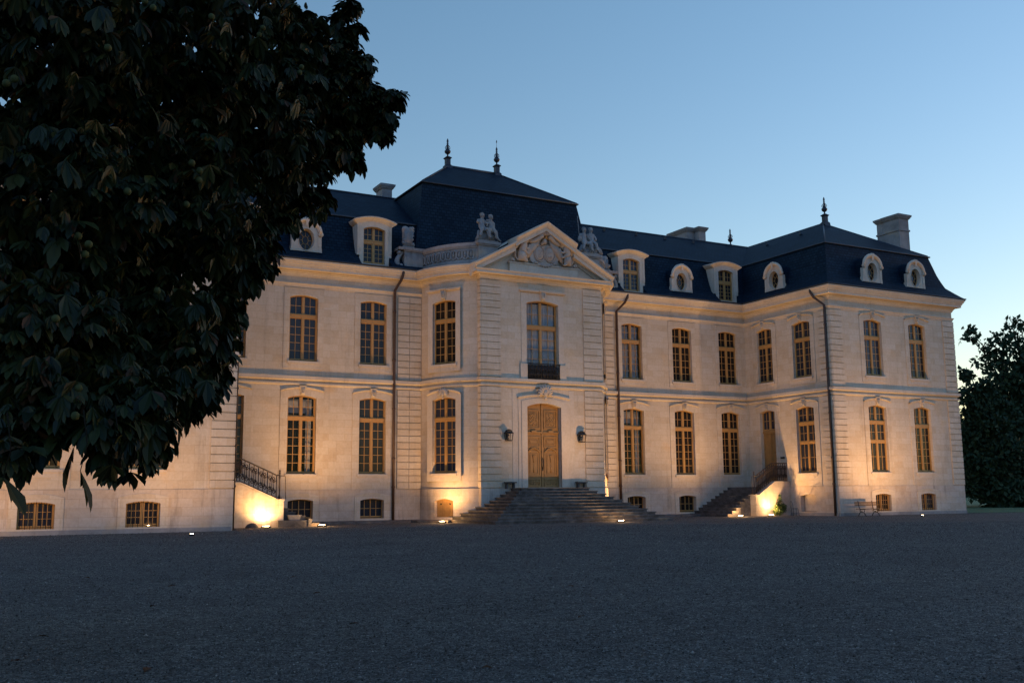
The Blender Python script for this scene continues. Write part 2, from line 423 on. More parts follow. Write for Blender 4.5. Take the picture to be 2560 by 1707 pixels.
wall = MB()
facade(wall, F_main, -W, -6, 1.9, 14.4, [o for o in ops_main if o[0] < 0])
facade(wall, F_main, 6, W, 1.9, 14.4, [o for o in ops_main if o[0] > 0])
facade(wall, Fbay, 0, BLEN, 1.9, 14.4, ops_bay, step=.3)
facade(wall, FbayR, 0, BLEN, 1.9, 14.4, ops_bay, step=.3)
facade(wall, F_pav, -PH, PH, 0, 14.4, [DOOR, PUP], rev=.42)
for x in (-PH, PH):
    wall.quad((x, -PF, 0), (x, -3.5, 0), (x, -3.5, 14.4), (x, -PF, 14.4))
facade(wall, F_lw, -XO, -W, 1.9, 14.4, [(-x, h, *r) for x, h, *r in ops_wf])
facade(wall, F_lw, W, XO, 1.9, 14.4, ops_wf)
facade(wall, F_ri, 0, LW, 1.9, 14.4, ops_ri)
facade(wall, F_li, 0, LW, 1.9, 14.4, [(LW-u, h, *r) for u, h, *r in ops_ri])
facade(wall, F_ro, 0, LW+D, 0, 14.4); facade(wall, F_lo, 0, LW+D, 0, 14.4); facade(wall, F_back, 0, 2*XO, 0, 14.4)
# terrace lid behind the parapets
lid = arcL + [(-PH, -PF), (PH, -PF)] + arcR
wall.add([(x, y, 14.40) for x, y in lid] + [(6, 2, 14.40), (-6, 2, 14.40)], (tuple(range(len(lid)+2)),))
wall.build('wall', STONE, HOUSE)

for F, a, b, o in ((F_main, -W, -6.0, [q for q in ops_main_b if q[0] < 0]), (F_main, 6.0, W, [q for q in ops_main_b if q[0] > 0]),
                   (Fbay, 0, BLEN, ops_bayb), (FbayR, 0, BLEN, ops_bayb),
                   (F_lw, -XO, -W+.06, [(-x, h, *r) for x, h, *r in ops_wfb]), (F_lw, W-.06, XO, ops_wfb), (F_ri, 0, LW, ops_rib),
                   (F_li, 0, LW, []), (F_ro, 0, LW+D, []), (F_lo, 0, LW+D, [])):
    pl = MB(); facade(pl, F, a, b, 0, ZP, o, d=.06, rev=.34, step=.3 if F in (Fbay, FbayR) else None, edges=True)
    pl.build('plinth', PLINTHM, HOUSE)
for s_ in (-1, 1):
    pl = MB(); a, b = sorted((s_*PH, s_*1.95)); facade(pl, F_pav, a-(.06 if s_ < 0 else 0), b+(.06 if s_ > 0 else 0), 0, ZP, d=.06, rev=0, edges=True)
    pl.box(s_*PH-.055, s_*PH+.055, -PF-.055, -3.5, 0, ZP-.003)
    pl.build('plinth', PLINTHM, HOUSE)

for F, a, b in ((F_lw, -XO, -W), (F_lw, W, XO), (F_ri, 0, LW)):
    ft = MB(); facade(ft, F, a, b, 0, .27, d=.115, rev=0, edges=True); ft.build('footing', OLD, HOUSE)
# string course, architrave, cornice, gutter
st = MB()
sweep(st, FULL, [(0, 7.82), (.06, 7.83), (.10, 7.87), (.17, 7.90), (.17, 8.07), (0, 8.09)])
sweep(st, FULL, [(0, 7.56), (.04, 7.58), (.10, 7.63), (.10, 7.70), (0, 7.71)])
st.build('string_course', TRIM, HOUSE)
for p in (OUT_L+[(-6, 0)], [(6, 0)]+OUT_R):
    ar = MB()
    sweep(ar, p, [(0, 13.02), (.03, 13.03), (.04, 13.09), (.055, 13.10), (.07, 13.16), (.12, 13.21), (.12, 13.245), (0, 13.25)])
    ar.build('architrave', TRIM, HOUSE)
CORN = [(0, 13.64), (.035, 13.645), (.035, 13.68), (.06, 13.685), (.07, 13.74), (.11, 13.80), (.13, 13.805), (.13, 13.84), (.18, 13.88), (.18, 13.93), (.47, 13.95), (.47, 14.09), (.50, 14.095), (.50, 14.125), (.525, 14.13), (.53, 14.18), (.555, 14.22), (.58, 14.225), (.58, 14.25), (.60, 14.255), (.615, 14.31), (.65, 14.37), (.68, 14.375), (.68, 14.46), (0, 14.47)]
co = MB()
sweep(co, OUT_L+arcL+[(-PH, -PF), (PH, -PF)], CORN, trim=(0, 1))
sweep(co, [(-PH, -PF), (PH, -PF)]+arcR+OUT_R, CORN, trim=(1, 0))
sweep(co, [(-PH, -3.5), (-PH, -PF), (PH, -PF), (PH, -3.5)], [(0, 13.658), (.052, 13.678), (.072, 13.748), (.132, 13.838), (.182, 13.878), (.182, 13.928), (.468, 13.948), (.468, 14.098), (.508, 14.108), (.53, 14.17), (0, 14.19)], trim=(1, 1))
co.build('cornice', TRIM, HOUSE)
for p in (OUT_L+[(-6.3, 0)], [(6.3, 0)]+OUT_R):
    gu = MB(); sweep(gu, p, [(.60, 14.47), (.71, 14.47), (.74, 14.52), (.73, 14.56), (.60, 14.56)])
    gu.build('gutter', ZINC, HOUSE)

# quoins: rusticated strips of grooved blocks
def quoin(F, u0, u1, d=.07, zs=((ZP+.02, 7.55, 15), (8.10, 13.0, 13)), ends=True, seam=None):
    m = MB(); g = .021
    for z0, z1, k in zs:
        h = (z1-z0)/k
        for i in range(k):
            a, b = z0+i*h+g, z0+(i+1)*h-g
            cuts = [(u0, u1)] if seam is None else [(u0, seam-.014), (seam+.014, u1)]
            for ua, ub in cuts:
                P = [F(ua, a, 0), F(ub, a, 0), F(ub, b, 0), F(ua, b, 0), F(ua, a, d), F(ub, a, d), F(ub, b, d), F(ua, b, d)]
                uv = [((ua, a), (ub, a), (ub, b), (ua, b))]+[None]*4
                m.add(P, ((4, 5, 6, 7), (0, 1, 5, 4), (1, 2, 6, 5), (2, 3, 7, 6), (3, 0, 4, 7)), uv)
    for z0, z1, k in zs:
        P = [F(u, z, dd) for dd in (0, .012) for u, z in ((u0+.005, z0), (u1-.005, z0), (u1-.005, z1), (u0+.005, z1))]
        m.add(P, ((4, 5, 6, 7), (0, 1, 5, 4), (1, 2, 6, 5), (2, 3, 7, 6), (3, 0, 4, 7)))
    return m.build('quoin', STONE, HOUSE)
zpav = ((ZP+.02, 7.55, 15), (8.10, 13.62, 14))
quoin(F_main, -7.47, -6.02, seam=-6.75); quoin(F_main, 6.02, 7.47, seam=6.75)
quoin(F_pav, -PH, -2.77, zs=zpav); quoin(F_pav, 2.77, PH, zs=zpav)
quoin(F_lw, W, W+1.0); quoin(F_lw, XO-1.05, XO); quoin(F_lw, -W-1.0, -W); quoin(F_lw, -XO, -XO+1.05)
quoin(F_ri, LW-.95, LW+.055); quoin(F_li, -.055, .95); quoin(F_ro, -.055, 1.0); quoin(F_lo, LW+D-1.0, LW+D+.055)
quoin(planar(-PH, -3.5, 0, -1), 0, .355, zs=zpav); quoin(planar(PH, -PF-.055, 0, 1), 0, .355, zs=zpav)

# ------------------------------------------------------------------ windows
def arc_outline(hw, zb, zs, ri, inset=0, n=10):
    h = hw-inset; f = lambda x: zs+ri*(1-(x/hw)**2)-inset
    return [(-h, zb+inset), (h, zb+inset)] + [(h-2*h*k/n, f(h-2*h*k/n)) for k in range(n+1)]
def ring(mb, outer, inner, y0, y1):
    n = len(outer); V = [(x, y0, z) for x, z in outer]+[(x, y0, z) for x, z in inner]+[(x, y1, z) for x, z in outer]+[(x, y1, z) for x, z in inner]
    F = []
    for i in range(n):
        j = (i+1) % n
        F += [(i, j, n+j, n+i), (n+i, n+j, 3*n+j, 3*n+i), (2*n+j, 2*n+i, 3*n+i, 3*n+j), (j, i, 2*n+i, 2*n+j)]
    mb.add(V, F)
def window_meshes(hw, zb, zs, ri, tz=None, cols=2, rows=6, trows=2, mull=.11, yf=.16, bars=False, dbl=True, midz=None, stile=.036, fr=.05):
    """pane and frame in the window's own frame: x along the wall, -y outwards"""
    f = MB(); top = lambda x: zs+ri*(1-(min(abs(x), hw)/hw)**2)
    ring(f, arc_outline(hw, zb, zs, ri), arc_outline(hw, zb, zs, ri, fr), yf, yf+.10)
    ih = hw-fr; leafs = [(-ih, -mull/2), (mull/2, ih)] if dbl else [(-ih, ih)]
    if dbl: f.box(-mull/2, mull/2, yf-.015, yf+.09, zb+.07, top(0)-.07)
    b0, y0, y1 = .014, yf+.035, yf+.08
    if tz:
        f.box(-ih, ih, yf-.03, yf+.085, tz-.09, tz+.05); f.box(-ih-.02, ih+.02, yf-.06, yf+.08, tz+.05, tz+.085)
    if midz: f.box(-ih, ih, yf-.012, yf+.085, midz-.06, midz+.06)
    zone = [(zb+.075, (tz-.09) if tz else None, rows)]
    if midz: zone = [(zb+.075, midz-.06, rows//2), (midz+.06, tz-.09, rows-rows//2-1 or 2)]
    if tz: zone.append((tz+.085, None, trows))
    for a, c in leafs:
        for z0, z1, nr in zone:
            # leaf stiles and rails
            zt = lambda x: (z1 if z1 else top(x)-.075)
            s_ = stile
            f.box(a, a+s_, yf+.01, yf+.085, z0, zt(a+s_ if abs(a) > abs(c) else a)); f.box(c-s_, c, yf+.01, yf+.085, z0, zt(c-s_ if abs(c) > abs(a) else c))
            f.box(a+s_, c-s_, yf+.012, yf+.083, z0, z0+.06)
            zc = (z1 if z1 else top((a+c)/2)-.08)
            if z1: f.box(a+s_, c-s_, yf+.012, yf+.083, z1-.05, z1)
            for k in range(1, cols):
                x = a+s_+(c-a-2*s_)*k/cols; f.box(x-b0, x+b0, y0, y1, z0+.06, zt(x))
            zz0, zz1 = z0+.06, (z1-.05 if z1 else zc-.02)
            for k in range(1, nr):
                z = zz0+(zz1-zz0)*k/nr; f.box(a+s_, c-s_, y0+.003, y1-.003, z-b0, z+b0)
    g = MB(); o = arc_outline(hw, zb, zs, ri, .03); g.add([(x, yf+.06, z) for x, z in o], (tuple(range(len(o))),))
    return f, g
def sill_mesh(hw, zb, bracket=True):
    s = MB(); s.box(-hw-.10, hw+.10, -.10, .30, zb-.02-.13, zb-.02)
    s.box(-hw-.02, hw+.02, -.055, .0, zb-.25, zb-.15)
    if bracket:
        s.box(-hw+.12, hw-.12, -.05, 0, zb-.36, zb-.25)
        if zb > 5: s.box(-hw-.28, hw+.28, -.038, 0, zb-.44, zb-.36)
    return s
Fl = lambda u, z, d=0: (u, -d, z)
def keystone(m, z0, z1, w=.17, d=.12):
    m.add([(-w*.8, 0, z0), (w*.8, 0, z0), (w, 0, z1), (-w, 0, z1), (-w*.7, -d*.6, z0), (w*.7, -d*.6, z0), (w*.9, -d, z1), (-w*.9, -d, z1)],
          ((4, 5, 6, 7), (0, 1, 5, 4), (1, 2, 6, 5), (2, 3, 7, 6), (3, 0, 4, 7)))
    m.box(-w*1.15, w*1.15, -d-.03, 0, z1, z1+.055)
    for x in (-w*.45, 0, w*.45): m.tube([(x, -d*.75, z0+.04), (x, -d*1.1, (z0+z1)/2), (x, -d*1.1, z1-.03)], w*.16, 6)
    m.ball((0, -d*1.0, z0+.10), (w*.55, .05, .07), 8, 6)
def surround(style):
    m = MB()
    if style == 'low' or style == 'wing_up':
        zb, zs, ri = LOW if style == 'low' else UPP
        zt = zs+.37; hw = 1.21 if style == 'low' else 1.16; tp = lambda u: zt+.19*(1-(u/hw)**2); z0 = zb-.42
        facade(m, Fl, -hw, hw, z0 if style != 'low' else ZP+.01, zt, [(0, .80, zb, zs, ri)], d=.035, rev=.035, top=tp, edges=True)
        # arched hood
        n = 12; pts = [(-hw+2*hw*k/n) for k in range(n+1)]
        for a, b in zip(pts, pts[1:]):
            m.add([(a, -.035, tp(a)-.03), (b, -.035, tp(b)-.03), (b, -.125, tp(b)+.0), (a, -.125, tp(a)+.0), (a, -.125, tp(a)+.045), (b, -.125, tp(b)+.045), (b, 0, tp(b)+.05), (a, 0, tp(a)+.05)],
                  ((0, 1, 2, 3), (3, 2, 5, 4), (4, 5, 6, 7)))
        keystone(m, zs+ri+.02, zt+.24, .17, .15)
    elif style == 'up':
        zb, zs, ri = UPP
        facade(m, Fl, -1.13, 1.13, zb-.42, 12.95, [(0, .80, zb, zs, ri)], d=.03, rev=.03, edges=True)
        m.box(-1.13, 1.13, -.045, 0, 12.95, 12.975)
    elif style == 'bas':
        zb, zs, ri = BAS
        hw = 1.03; tp = lambda u: 1.58+.16*(1-(u/hw)**2)
        facade(m, Fl, -hw, hw, .09, 1.5, [(0, .70, zb, zs, ri)], d=.095, rev=.035, top=tp, edges=True)
    return m
WIN = {}
def win_proto(key):
    if key in WIN: return WIN[key]
    if key == 'low': f, g = window_meshes(.80, *LOW, tz=5.80, rows=6); s = sill_mesh(.80, LOW[0]); su = surround('low')
    elif key == 'low3': f, g = window_meshes(.80, *LOW, tz=5.95, rows=5, midz=4.72); s = sill_mesh(.80, LOW[0]); su = surround('low')
    elif key == 'up': f, g = window_meshes(.80, *UPP, tz=11.42, rows=5); s = sill_mesh(.80, UPP[0]); su = surround('up')
    elif key == 'wing_up': f, g = window_meshes(.80, *UPP, tz=11.42, rows=5); s = sill_mesh(.80, UPP[0]); su = surround('wing_up')
    elif key == 'bas': f, g = window_meshes(.70, *BAS, cols=2, rows=2, mull=.03, yf=.2, stile=.008, fr=.03); s = None; su = surround('bas')
    elif key == 'bas_barred': f, g = window_meshes(.70, *BAS, cols=3, rows=3, mull=.10, yf=.14); s = None; su = surround('bas')
    WIN[key] = (f, g, s, su); return WIN[key]
MESH = {}
def place_window(key, loc, rz, with_sill=True):
    """window = glass pane, with its frame, sill and stone surround as pieces"""
    f, g, s, su = win_proto(key)
    def get(nm, mb, m, par):
        k = (key, nm)
        if k not in MESH:
            o = mb.build(nm, m, par); MESH[k] = o.data
        else:
            o = bpy.data.objects.new(nm, MESH[k]); COL.objects.link(o); o.parent = par
        return o
    wn = get('window', g, GLASS, HOUSE); wn.location = loc; wn.rotation_euler.z = rz
    get('frame', f, OCHRE, wn)
    if s and with_sill: get('sill', s, TRIM, wn)
    if su: get('surround', su, STONE, wn)
    if key == 'bas_barred':
        if ('bar', 0) not in MESH:
            b = MB()
            for k in range(7):
                x = -.58+1.16*k/6; b.tube([(x, -.02, .25), (x, -.02, 1.46)], .014, 5)
            o = b.build('window_bar', IRON, wn); MESH[('bar', 0)] = o.data
        else:
            o = bpy.data.objects.new('window_bar', MESH[('bar', 0)]); COL.objects.link(o); o.parent = wn
    return wn
def interior(wn, kind, zb, zt, hw=.72):
    wn.data = wn.data.copy(); wn.data.materials.clear(); wn.data.materials.append(CLEAR)
    r = MB(); r.box(-hw-.15, hw+.15, .75, 1.6, zb-.1, zt+.3); r.build('dark_interior', DARKROOM, wn)
    c = MB()
    if kind == 'drapes':
        for s_ in (-1, 1):
            V = []
            for k in range(31):
                x = s_*(.06+(hw-.06)*k/30); V += [(x, .42+.03*math.sin(k*1.1), zb), (x, .42+.03*math.sin(k*1.1), zt)]
            c.add(V, [(2*k, 2*k+2, 2*k+3, 2*k+1) for k in range(30)], smooth=True)
        c.build('curtain', DRAPE, wn)
    else:
        V = []
        for k in range(13):
            x = .36+.30*k/12; V += [(x, .45+.05*math.sin(k*1.7), zb), (x-.04*math.sin(k), .45+.05*math.sin(k*1.7), zt)]
        c.add(V, [(2*k, 2*k+2, 2*k+3, 2*k+1) for k in range(12)], smooth=True)
        c.box(-.70, .70, .50, .53, zt-.75, zt); c.build('curtain', DRAPE, wn)
DRAPE = plain('grey_drape', (.30, .28, .26), .9, .1, vary=.1)
for s_ in (-1, 1):
    for x in wx:
        a_ = place_window('low', (s_*x, 0, 0), 0); b_ = place_window('up', (s_*x, 0, 0), 0)
        if (s_, x) == (1, wx[0]): interior(b_, 'drapes', 8.95, 12.45); interior(a_, 'side', 2.8, 6.85)
        if (s_, x) == (-1, wx[1]): interior(a_, 'side', 2.8, 6.85)
    for x in wx[:2]: place_window('bas', (s_*x, 0, 0), 0)
    for i, x in enumerate(wl):
        place_window('low3' if (i == 0 and s_ > 0) else 'low', (s_*x, -LW, 0), 0); place_window('wing_up', (s_*x, -LW, 0), 0)
        place_window('bas_barred', (s_*x, -LW, 0), 0)
    rz = -math.pi/2 if s_ > 0 else math.pi/2
    place_window('wing_up', (s_*W, -1.95, 0), rz); place_window('wing_up', (s_*W, -5.45, 0), rz); place_window('low3', (s_*W, -5.45, 0), rz)
rib = MB(); rib.add([(-.66, .30, .35), (.66, .30, .35), (.66, .30, 1.4), (-.66, .30, 1.4)], ((0, 1, 2, 3),))
rb = rib.build('blocked_window', PLINTHM, HOUSE, (W, -5.4, 0), -math.pi/2)

# bays: tall windows with hoods, and a small two-leaved cellar door under the left one
def bay_extra(up):
    m = MB()
    if up:
        facade(m, Fl, -1.12, 1.12, 8.5, 13.12, [(0, .80, *UPP)], d=.03, rev=.03, edges=True)
        m.box(-1.16, 1.16, -.17, 0, 13.12, 13.17); m.box(-1.20, 1.20, -.20, 0, 13.17, 13.22)
        keystone(m, 12.62, 13.14, .20, .17); m.box(-.28, .28, -.26, 0, 13.18, 13.24)
    else:
        hw = 1.16; tp = lambda u: 7.20+.22*(1-(u/hw)**2)
        facade(m, Fl, -hw, hw, 2.35, 7.2, [(0, .80, *LOW)], d=.035, rev=.035, top=tp, edges=True)
        n = 12; pts = [(-hw+2*hw*k/n) for k in range(n+1)]
        for a, b in zip(pts, pts[1:]):
            m.add([(a, -.035, tp(a)-.04), (b, -.035, tp(b)-.04), (b, -.13, tp(b)), (a, -.13, tp(a)), (a, -.13, tp(a)+.06), (b, -.13, tp(b)+.06), (b, 0, tp(b)+.07), (a, 0, tp(a)+.07)],
                  ((0, 1, 2, 3), (3, 2, 5, 4), (4, 5, 6, 7)))
        shell(m, (0, -.12, 7.25), .42)
    return m
def shell(m, c, s):
    """carved shell or mask: fan of ribs with a boss and scrolls"""
    for k in range(9):
        a = math.pi*(.04+.92*k/8); r = s*(.85+.15*math.sin(a))
        m.tube([(c[0]+.12*s*math.cos(a), c[1]-.02, c[2]-.15*s+.12*s*math.sin(a)), (c[0]+.6*r*math.cos(a), c[1]-.10*s, c[2]-.15*s+.6*r*math.sin(a)), (c[0]+r*math.cos(a), c[1]+.02, c[2]-.15*s+r*.92*math.sin(a))], [.05*s, .12*s, .10*s], 6)
    m.ball((c[0], c[1]-.10*s, c[2]-.12*s), (.26*s, .16*s, .36*s), 10, 8)
    m.ball((c[0], c[1]-.22*s, c[2]-.12*s), (.07*s, .09*s, .12*s), 8, 6)
    for sx in (-1, 1):
        m.ball((c[0]+sx*.10*s, c[1]-.22*s, c[2]+.0*s), (.07*s, .05*s, .04*s), 6, 5)
        sc = [(c[0]+sx*(.30*s+.75*s*t), c[1]-.03, c[2]-.35*s+.16*s*math.sin(5*t)) for t in [k/7 for k in range(8)]]
        m.tube(sc, [.10*s*(1-.09*k) for k in range(8)], 6)
    m.ball((c[0], c[1]-.05*s, c[2]-.62*s), (.16*s, .1*s, .2*s), 8, 6)
for sgn, F in ((-1, Fbay), (1, FbayR)):
    p = F(UB, 0); t = Vector(F(UB+.01, 0))-Vector(F(UB-.01, 0)); rz = math.atan2(t.y, t.x)
    for key, up in (('low', False), ('up', True)):
        wn = place_window(key, p, rz)
        for ch in [c for c in wn.children if c.name.startswith('surround')]: bpy.data.objects.remove(ch)
        bay_extra(up).build('surround', TRIM, wn)
    cd = MB()
    o = arc_outline(.62, .36, 1.25, .12); 
    for k in range(8):
        x0, x1 = -.62+.155*k, -.62+.155*(k+1)-.006; f = lambda x: 1.25+.12*(1-(x/.62)**2)
        cd.add([(x0, .16, .37), (x1, .16, .37), (x1, .16, f(x1)), (x0, .16, f(x0)), (x0, .2, .37), (x1, .2, .37), (x1, .2, f(x1)), (x0, .2, f(x0))],
               ((0, 1, 2, 3), (0, 4, 5, 1), (1, 5, 6, 2), (2, 6, 7, 3), (3, 7, 4, 0)))
    c_ = cd.build('cellar_door', DOORM, HOUSE, p, rz)
    ht = MB()
    for sx in (-.32, .30):
        H = [(sx, .155, 1.02), (sx+.05, .155, 1.07), (sx+.075, .155, 1.11), (sx+.05, .155, 1.135), (sx, .155, 1.11), (sx-.05, .155, 1.135), (sx-.075, .155, 1.11), (sx-.05, .155, 1.07)]
        ht.add(H, (tuple(range(8)),))
    ht.build('heart_opening', IRON, c_)

# ------------------------------------------------------------------ pavilion front: door, balcony window
dm = MB(); hw = 1.10; yd = .26
ftop = lambda x: 6.50+.22*(1-(x/1.12)**2)
def dleaf(sx):
    a, b = (-hw, -.02) if sx < 0 else (.02, hw)
    n = 6; xs = [a+(b-a)*k/n for k in range(n+1)]
    for p, q in zip(xs, xs[1:]):
        dm.quad((p, yd, 1.96), (q, yd, 1.96), (q, yd, ftop(q)), (p, yd, ftop(p)))
    A, B = a+.10, b-.10
    def panel(z0, z1, curve=0, fill=True):
        o = [(A, z0), (B, z0), (B, z1), (A, z1)]; i = [(A+.07, z0+.07), (B-.07, z0+.07), (B-.07, z1-.07), (A+.07, z1-.07)]
        ring(dm, o, i, yd-.045, yd)
        ring(dm, [(A+.15, z0+.15), (B-.15, z0+.15), (B-.15, z1-.15), (A+.15, z1-.15)], [(A+.19, z0+.19), (B-.19, z0+.19), (B-.19, z1-.19), (A+.19, z1-.19)], yd-.03, yd)
        if fill: dm.box(A+.22, B-.22, yd-.022, yd, z0+.22, z1-.22)
    panel(5.28, 6.36); panel(4.22, 4.84); panel(2.58, 4.02, fill=True); panel(2.0, 2.46, fill=False)
    dm.box(a+.02, b-.02, yd-.09, yd, 5.02, 5.10); dm.box((a+b)/2-.17, (a+b)/2+.17, yd-.12, yd, 5.06, 5.17)
    cx = (a+b)/2
    for k in range(40):      # carved rosettes and foliage
        an = random.random()*6.28; rr = random.random()**.6
        dm.ball((cx+.26*rr*math.cos(an), yd-.03, 5.82+.36*rr*math.sin(an)), (.045, .025, .045), 6, 4)
    for k in range(11):
        t = k/10; dm.ball((cx-.36+.72*t, yd-.05, 3.98+.20*math.sin(math.pi*t)), (.07, .04, .06), 7, 5)
        if k % 2 == 0: dm.ball((cx-.36+.72*t, yd-.03, 4.12), (.06, .03, .035), 6, 4)
    for k in range(6): dm.ball((cx, yd-.045, 3.75-.07*k), (.10-.012*k, .035, .05), 7, 5)
    dm.tube([(cx, yd-.03, 2.8), (cx, yd-.03, 3.3)], [.05, .012], 6)
    for k in range(5):       # slanting boards of the kick panel
        dm.tube([(a+.15+.17*k, yd-.02, 2.10), (a+.25+.17*k, yd-.02, 2.36)], .016, 4)
for sx in (-1, 1): dleaf(sx)
dm.box(-.05, .05, yd-.06, yd, 1.96, ftop(0)-.02)
door = dm.build('front_door', DOORM, HOUSE, (0, -PF, 0))
hd = MB(); hd.tube([(0, yd-.10, 3.02), (0, yd-.14, 3.2), (0, yd-.14, 3.5), (0, yd-.10, 3.62)], .022, 6); hd.box(-.035, .035, yd-.085, yd-.06, 2.9, 3.1)
hd.build('handle', IRON, door)
ds = MB()
tpd = lambda u: 6.98+.20*(1-(u/1.68)**2)
facade(ds, Fl, -1.68, 1.68, 1.95, 6.9, [(0, 1.12, 1.90, 6.50, .22)], d=.05, rev=.05, top=tpd, edges=True)
facade(ds, Fl, -1.48, 1.48, 1.95, 6.8, [(0, 1.12, 1.90, 6.50, .22)], d=.085, rev=.085, top=lambda u: 6.82+.20*(1-(u/1.48)**2), edges=True)
n = 14; pts = [(-1.72+3.44*k/n) for k in range(n+1)]
tq = lambda u: 6.98+.20*(1-(min(abs(u), 1.68)/1.68)**2)
for a, b in zip(pts, pts[1:]):
    ds.add([(a, -.05, tq(a)-.05), (b, -.05, tq(b)-.05), (b, -.14, tq(b)), (a, -.14, tq(a)), (a, -.14, tq(a)+.06), (b, -.14, tq(b)+.06), (b, 0, tq(b)+.07), (a, 0, tq(a)+.07)], ((0, 1, 2, 3), (3, 2, 5, 4), (4, 5, 6, 7)))
for a, b in ((-2.05, -1.68), (1.68, 2.05)): ds.box(a, b, -.02, 0, 1.95, 7.5)
shell(ds, (0, -.22, 7.35), .56)
ds.build('door_surround', TRIM, HOUSE, (0, -PF, 0))

pf, pg = window_meshes(1.07, *PUP[2:], tz=11.15, rows=5, yf=.26)
pw = pg.build('balcony_window', CLEAR, HOUSE, (0, -PF, 0)); pf.build('frame', OCHRE, pw)
cu = MB(); nn = 60
for s_ in (-1, 1):
    V = []
    for k in range(nn+1):
        x = s_*(.03+.99*k/nn); y = .44+.035*math.sin(k*.95+s_)+.015*math.sin(k*2.3)
        V += [(x, y, 8.3), (x, y, 12.55)]
    cu.add(V, [(2*k, 2*k+2, 2*k+3, 2*k+1) for k in range(nn)], smooth=True)
cu.build('curtain', WHITE, pw)
rm = MB(); rm.box(-1.3, 1.3, .62, 1.6, 8.0, 12.8); rm.build('dark_interior', DARKROOM, pw)
bs = MB()
facade(bs, Fl, -1.42, 1.42, 8.95, 13.1, [(0, 1.07, 8.0, 12.5, .18)], d=.03, rev=.03, edges=True)
bs.box(-1.52, -1.07, -.10, 0, 8.08, 8.95); bs.box(1.07, 1.52, -.10, 0, 8.08, 8.95)
bs.box(-1.50, 1.50, -.13, 0, 13.14, 13.19); bs.box(-1.55, 1.55, -.17, 0, 13.19, 13.25)
keystone(bs, 12.72, 13.16, .20, .16); bs.box(-.28, .28, -.22, 0, 13.20, 13.27)
bs.build('surround', TRIM, pw)

def scroll_panel(m, P, u0, u1, v0=0.0, v1=1.0, r=.012):
    """scrolled wrought-iron panel; P maps (u, v) to a point, v from bottom to top"""
    c = (u0+u1)/2; h = (u1-u0)/2
    def sp(cu_, cv, su, sv, turns, ru, rv, n=18):
        return [P(cu_+su*ru*(1-.78*t)*math.cos(turns*2*math.pi*t), cv+sv*rv*(1-.78*t)*math.sin(turns*2*math.pi*t)) for t in [k/n for k in range(n+1)]]
    dv = v1-v0
    for s_ in (-1, 1):
        for cv, sv in ((v0+.20*dv, 1), (v0+.80*dv, -1)):
            m.tube(sp(c+s_*h*.46, cv, s_, sv, 1.4, h*.44, .13*dv), r, 4)
            m.tube(sp(c+s_*h*.40, cv+sv*.14*dv, s_, -sv, 1.2, h*.3, .07*dv, 12), r*.8, 4)
        m.tube([P(c+s_*h*.30, v0+.22*dv), P(c+s_*h*.42, v0+.40*dv), P(c+s_*h*.42, v0+.60*dv), P(c+s_*h*.30, v0+.78*dv)], r, 4)
    m.tube([P(c, v0), P(c, v1)], r*1.1, 4)
    for cv in (.30, .5, .70): m.ball(P(c, v0+cv*dv), (.026, .026, .04), 6, 5)
    m.tube([P(u0, v0), P(u0, v1)], r*1.3, 4)
# balcony railing of the centre window
kp = MB(); kp.box(-1.0, 1.0, .22, .25, 8.06, 8.95); kp.build('kick_panel', SHADED_WOOD, pw)  # panel colour darkened to stand for the shade behind the railing
br_ = MB(); Pb = lambda u, v: (u, -.16, 8.12+.86*v)
for k in range(5): scroll_panel(br_, Pb, -1.02+.408*k, -1.02+.408*(k+1), .06, .94, .020)
br_.tube([Pb(-1.06, 1), Pb(1.06, 1)], .028, 6); br_.tube([Pb(-1.06, .93), Pb(1.06, .93)], .014, 5); br_.tube([Pb(-1.06, .04), Pb(1.06, .04)], .022, 6); br_.tube([Pb(1.02, 0), Pb(1.02, 1)], .018, 5)
for s_ in (-1, 1): br_.tube([(s_*1.05, -.16, 8.98), (s_*1.05, .05, 8.98)], .02, 5)
br_.build('balcony_railing', IRON, HOUSE, (0, -PF, 0))

# side doors at the inner faces of the wings
for s_ in (-1, 1):
    f, g = window_meshes(.72, 5.65, 6.9, .12, cols=2, rows=2, mull=.12, yf=.2)
    sdm = MB(); sdm.add([(-.72, .24, 1.96), (.72, .24, 1.96), (.72, .24, 5.66), (-.72, .24, 5.66)], ((0, 1, 2, 3),))
    for sx in (-1, 1):
        for z0, z1 in ((2.1, 4.15), (4.35, 5.4)):
            a, b = sorted((sx*.06, sx*.64)); ring(sdm, [(a, z0), (b, z0), (b, z1), (a, z1)], [(a+.06, z0+.06), (b-.06, z0+.06), (b-.06, z1-.06), (a+.06, z1-.06)], .20, .24)
    sdm.box(-.03, .03, .19, .24, 1.96, 5.6); sdm.box(-.72, .72, .17, .24, 5.5, 5.66)
    so_ = sdm.build('side_door', DOORM, HOUSE, (s_*W, -1.95, 0), -s_*math.pi/2)
    g.build('fanlight', GLASS, so_); f.build('frame', OCHRE, so_)
    ss = MB(); hw2 = 1.1; tp2 = lambda u: 7.24+.18*(1-(u/hw2)**2)
    facade(ss, Fl, -hw2, hw2, 1.95, 7.2, [(0, .72, 1.94, 6.9, .12)], d=.035, rev=.035, top=tp2, edges=True)
    pts = [(-hw2+2*hw2*k/12) for k in range(13)]
    for a, b in zip(pts, pts[1:]):
        ss.add([(a, -.035, tp2(a)-.03), (b, -.035, tp2(b)-.03), (b, -.085, tp2(b)), (a, -.085, tp2(a)), (a, -.085, tp2(a)+.045), (b, -.085, tp2(b)+.045), (b, 0, tp2(b)+.05), (a, 0, tp2(a)+.05)], ((0, 1, 2, 3), (3, 2, 5, 4), (4, 5, 6, 7)))
    keystone(ss, 7.05, 7.46, .16, .11)
    ss.build('surround', STONE, so_)

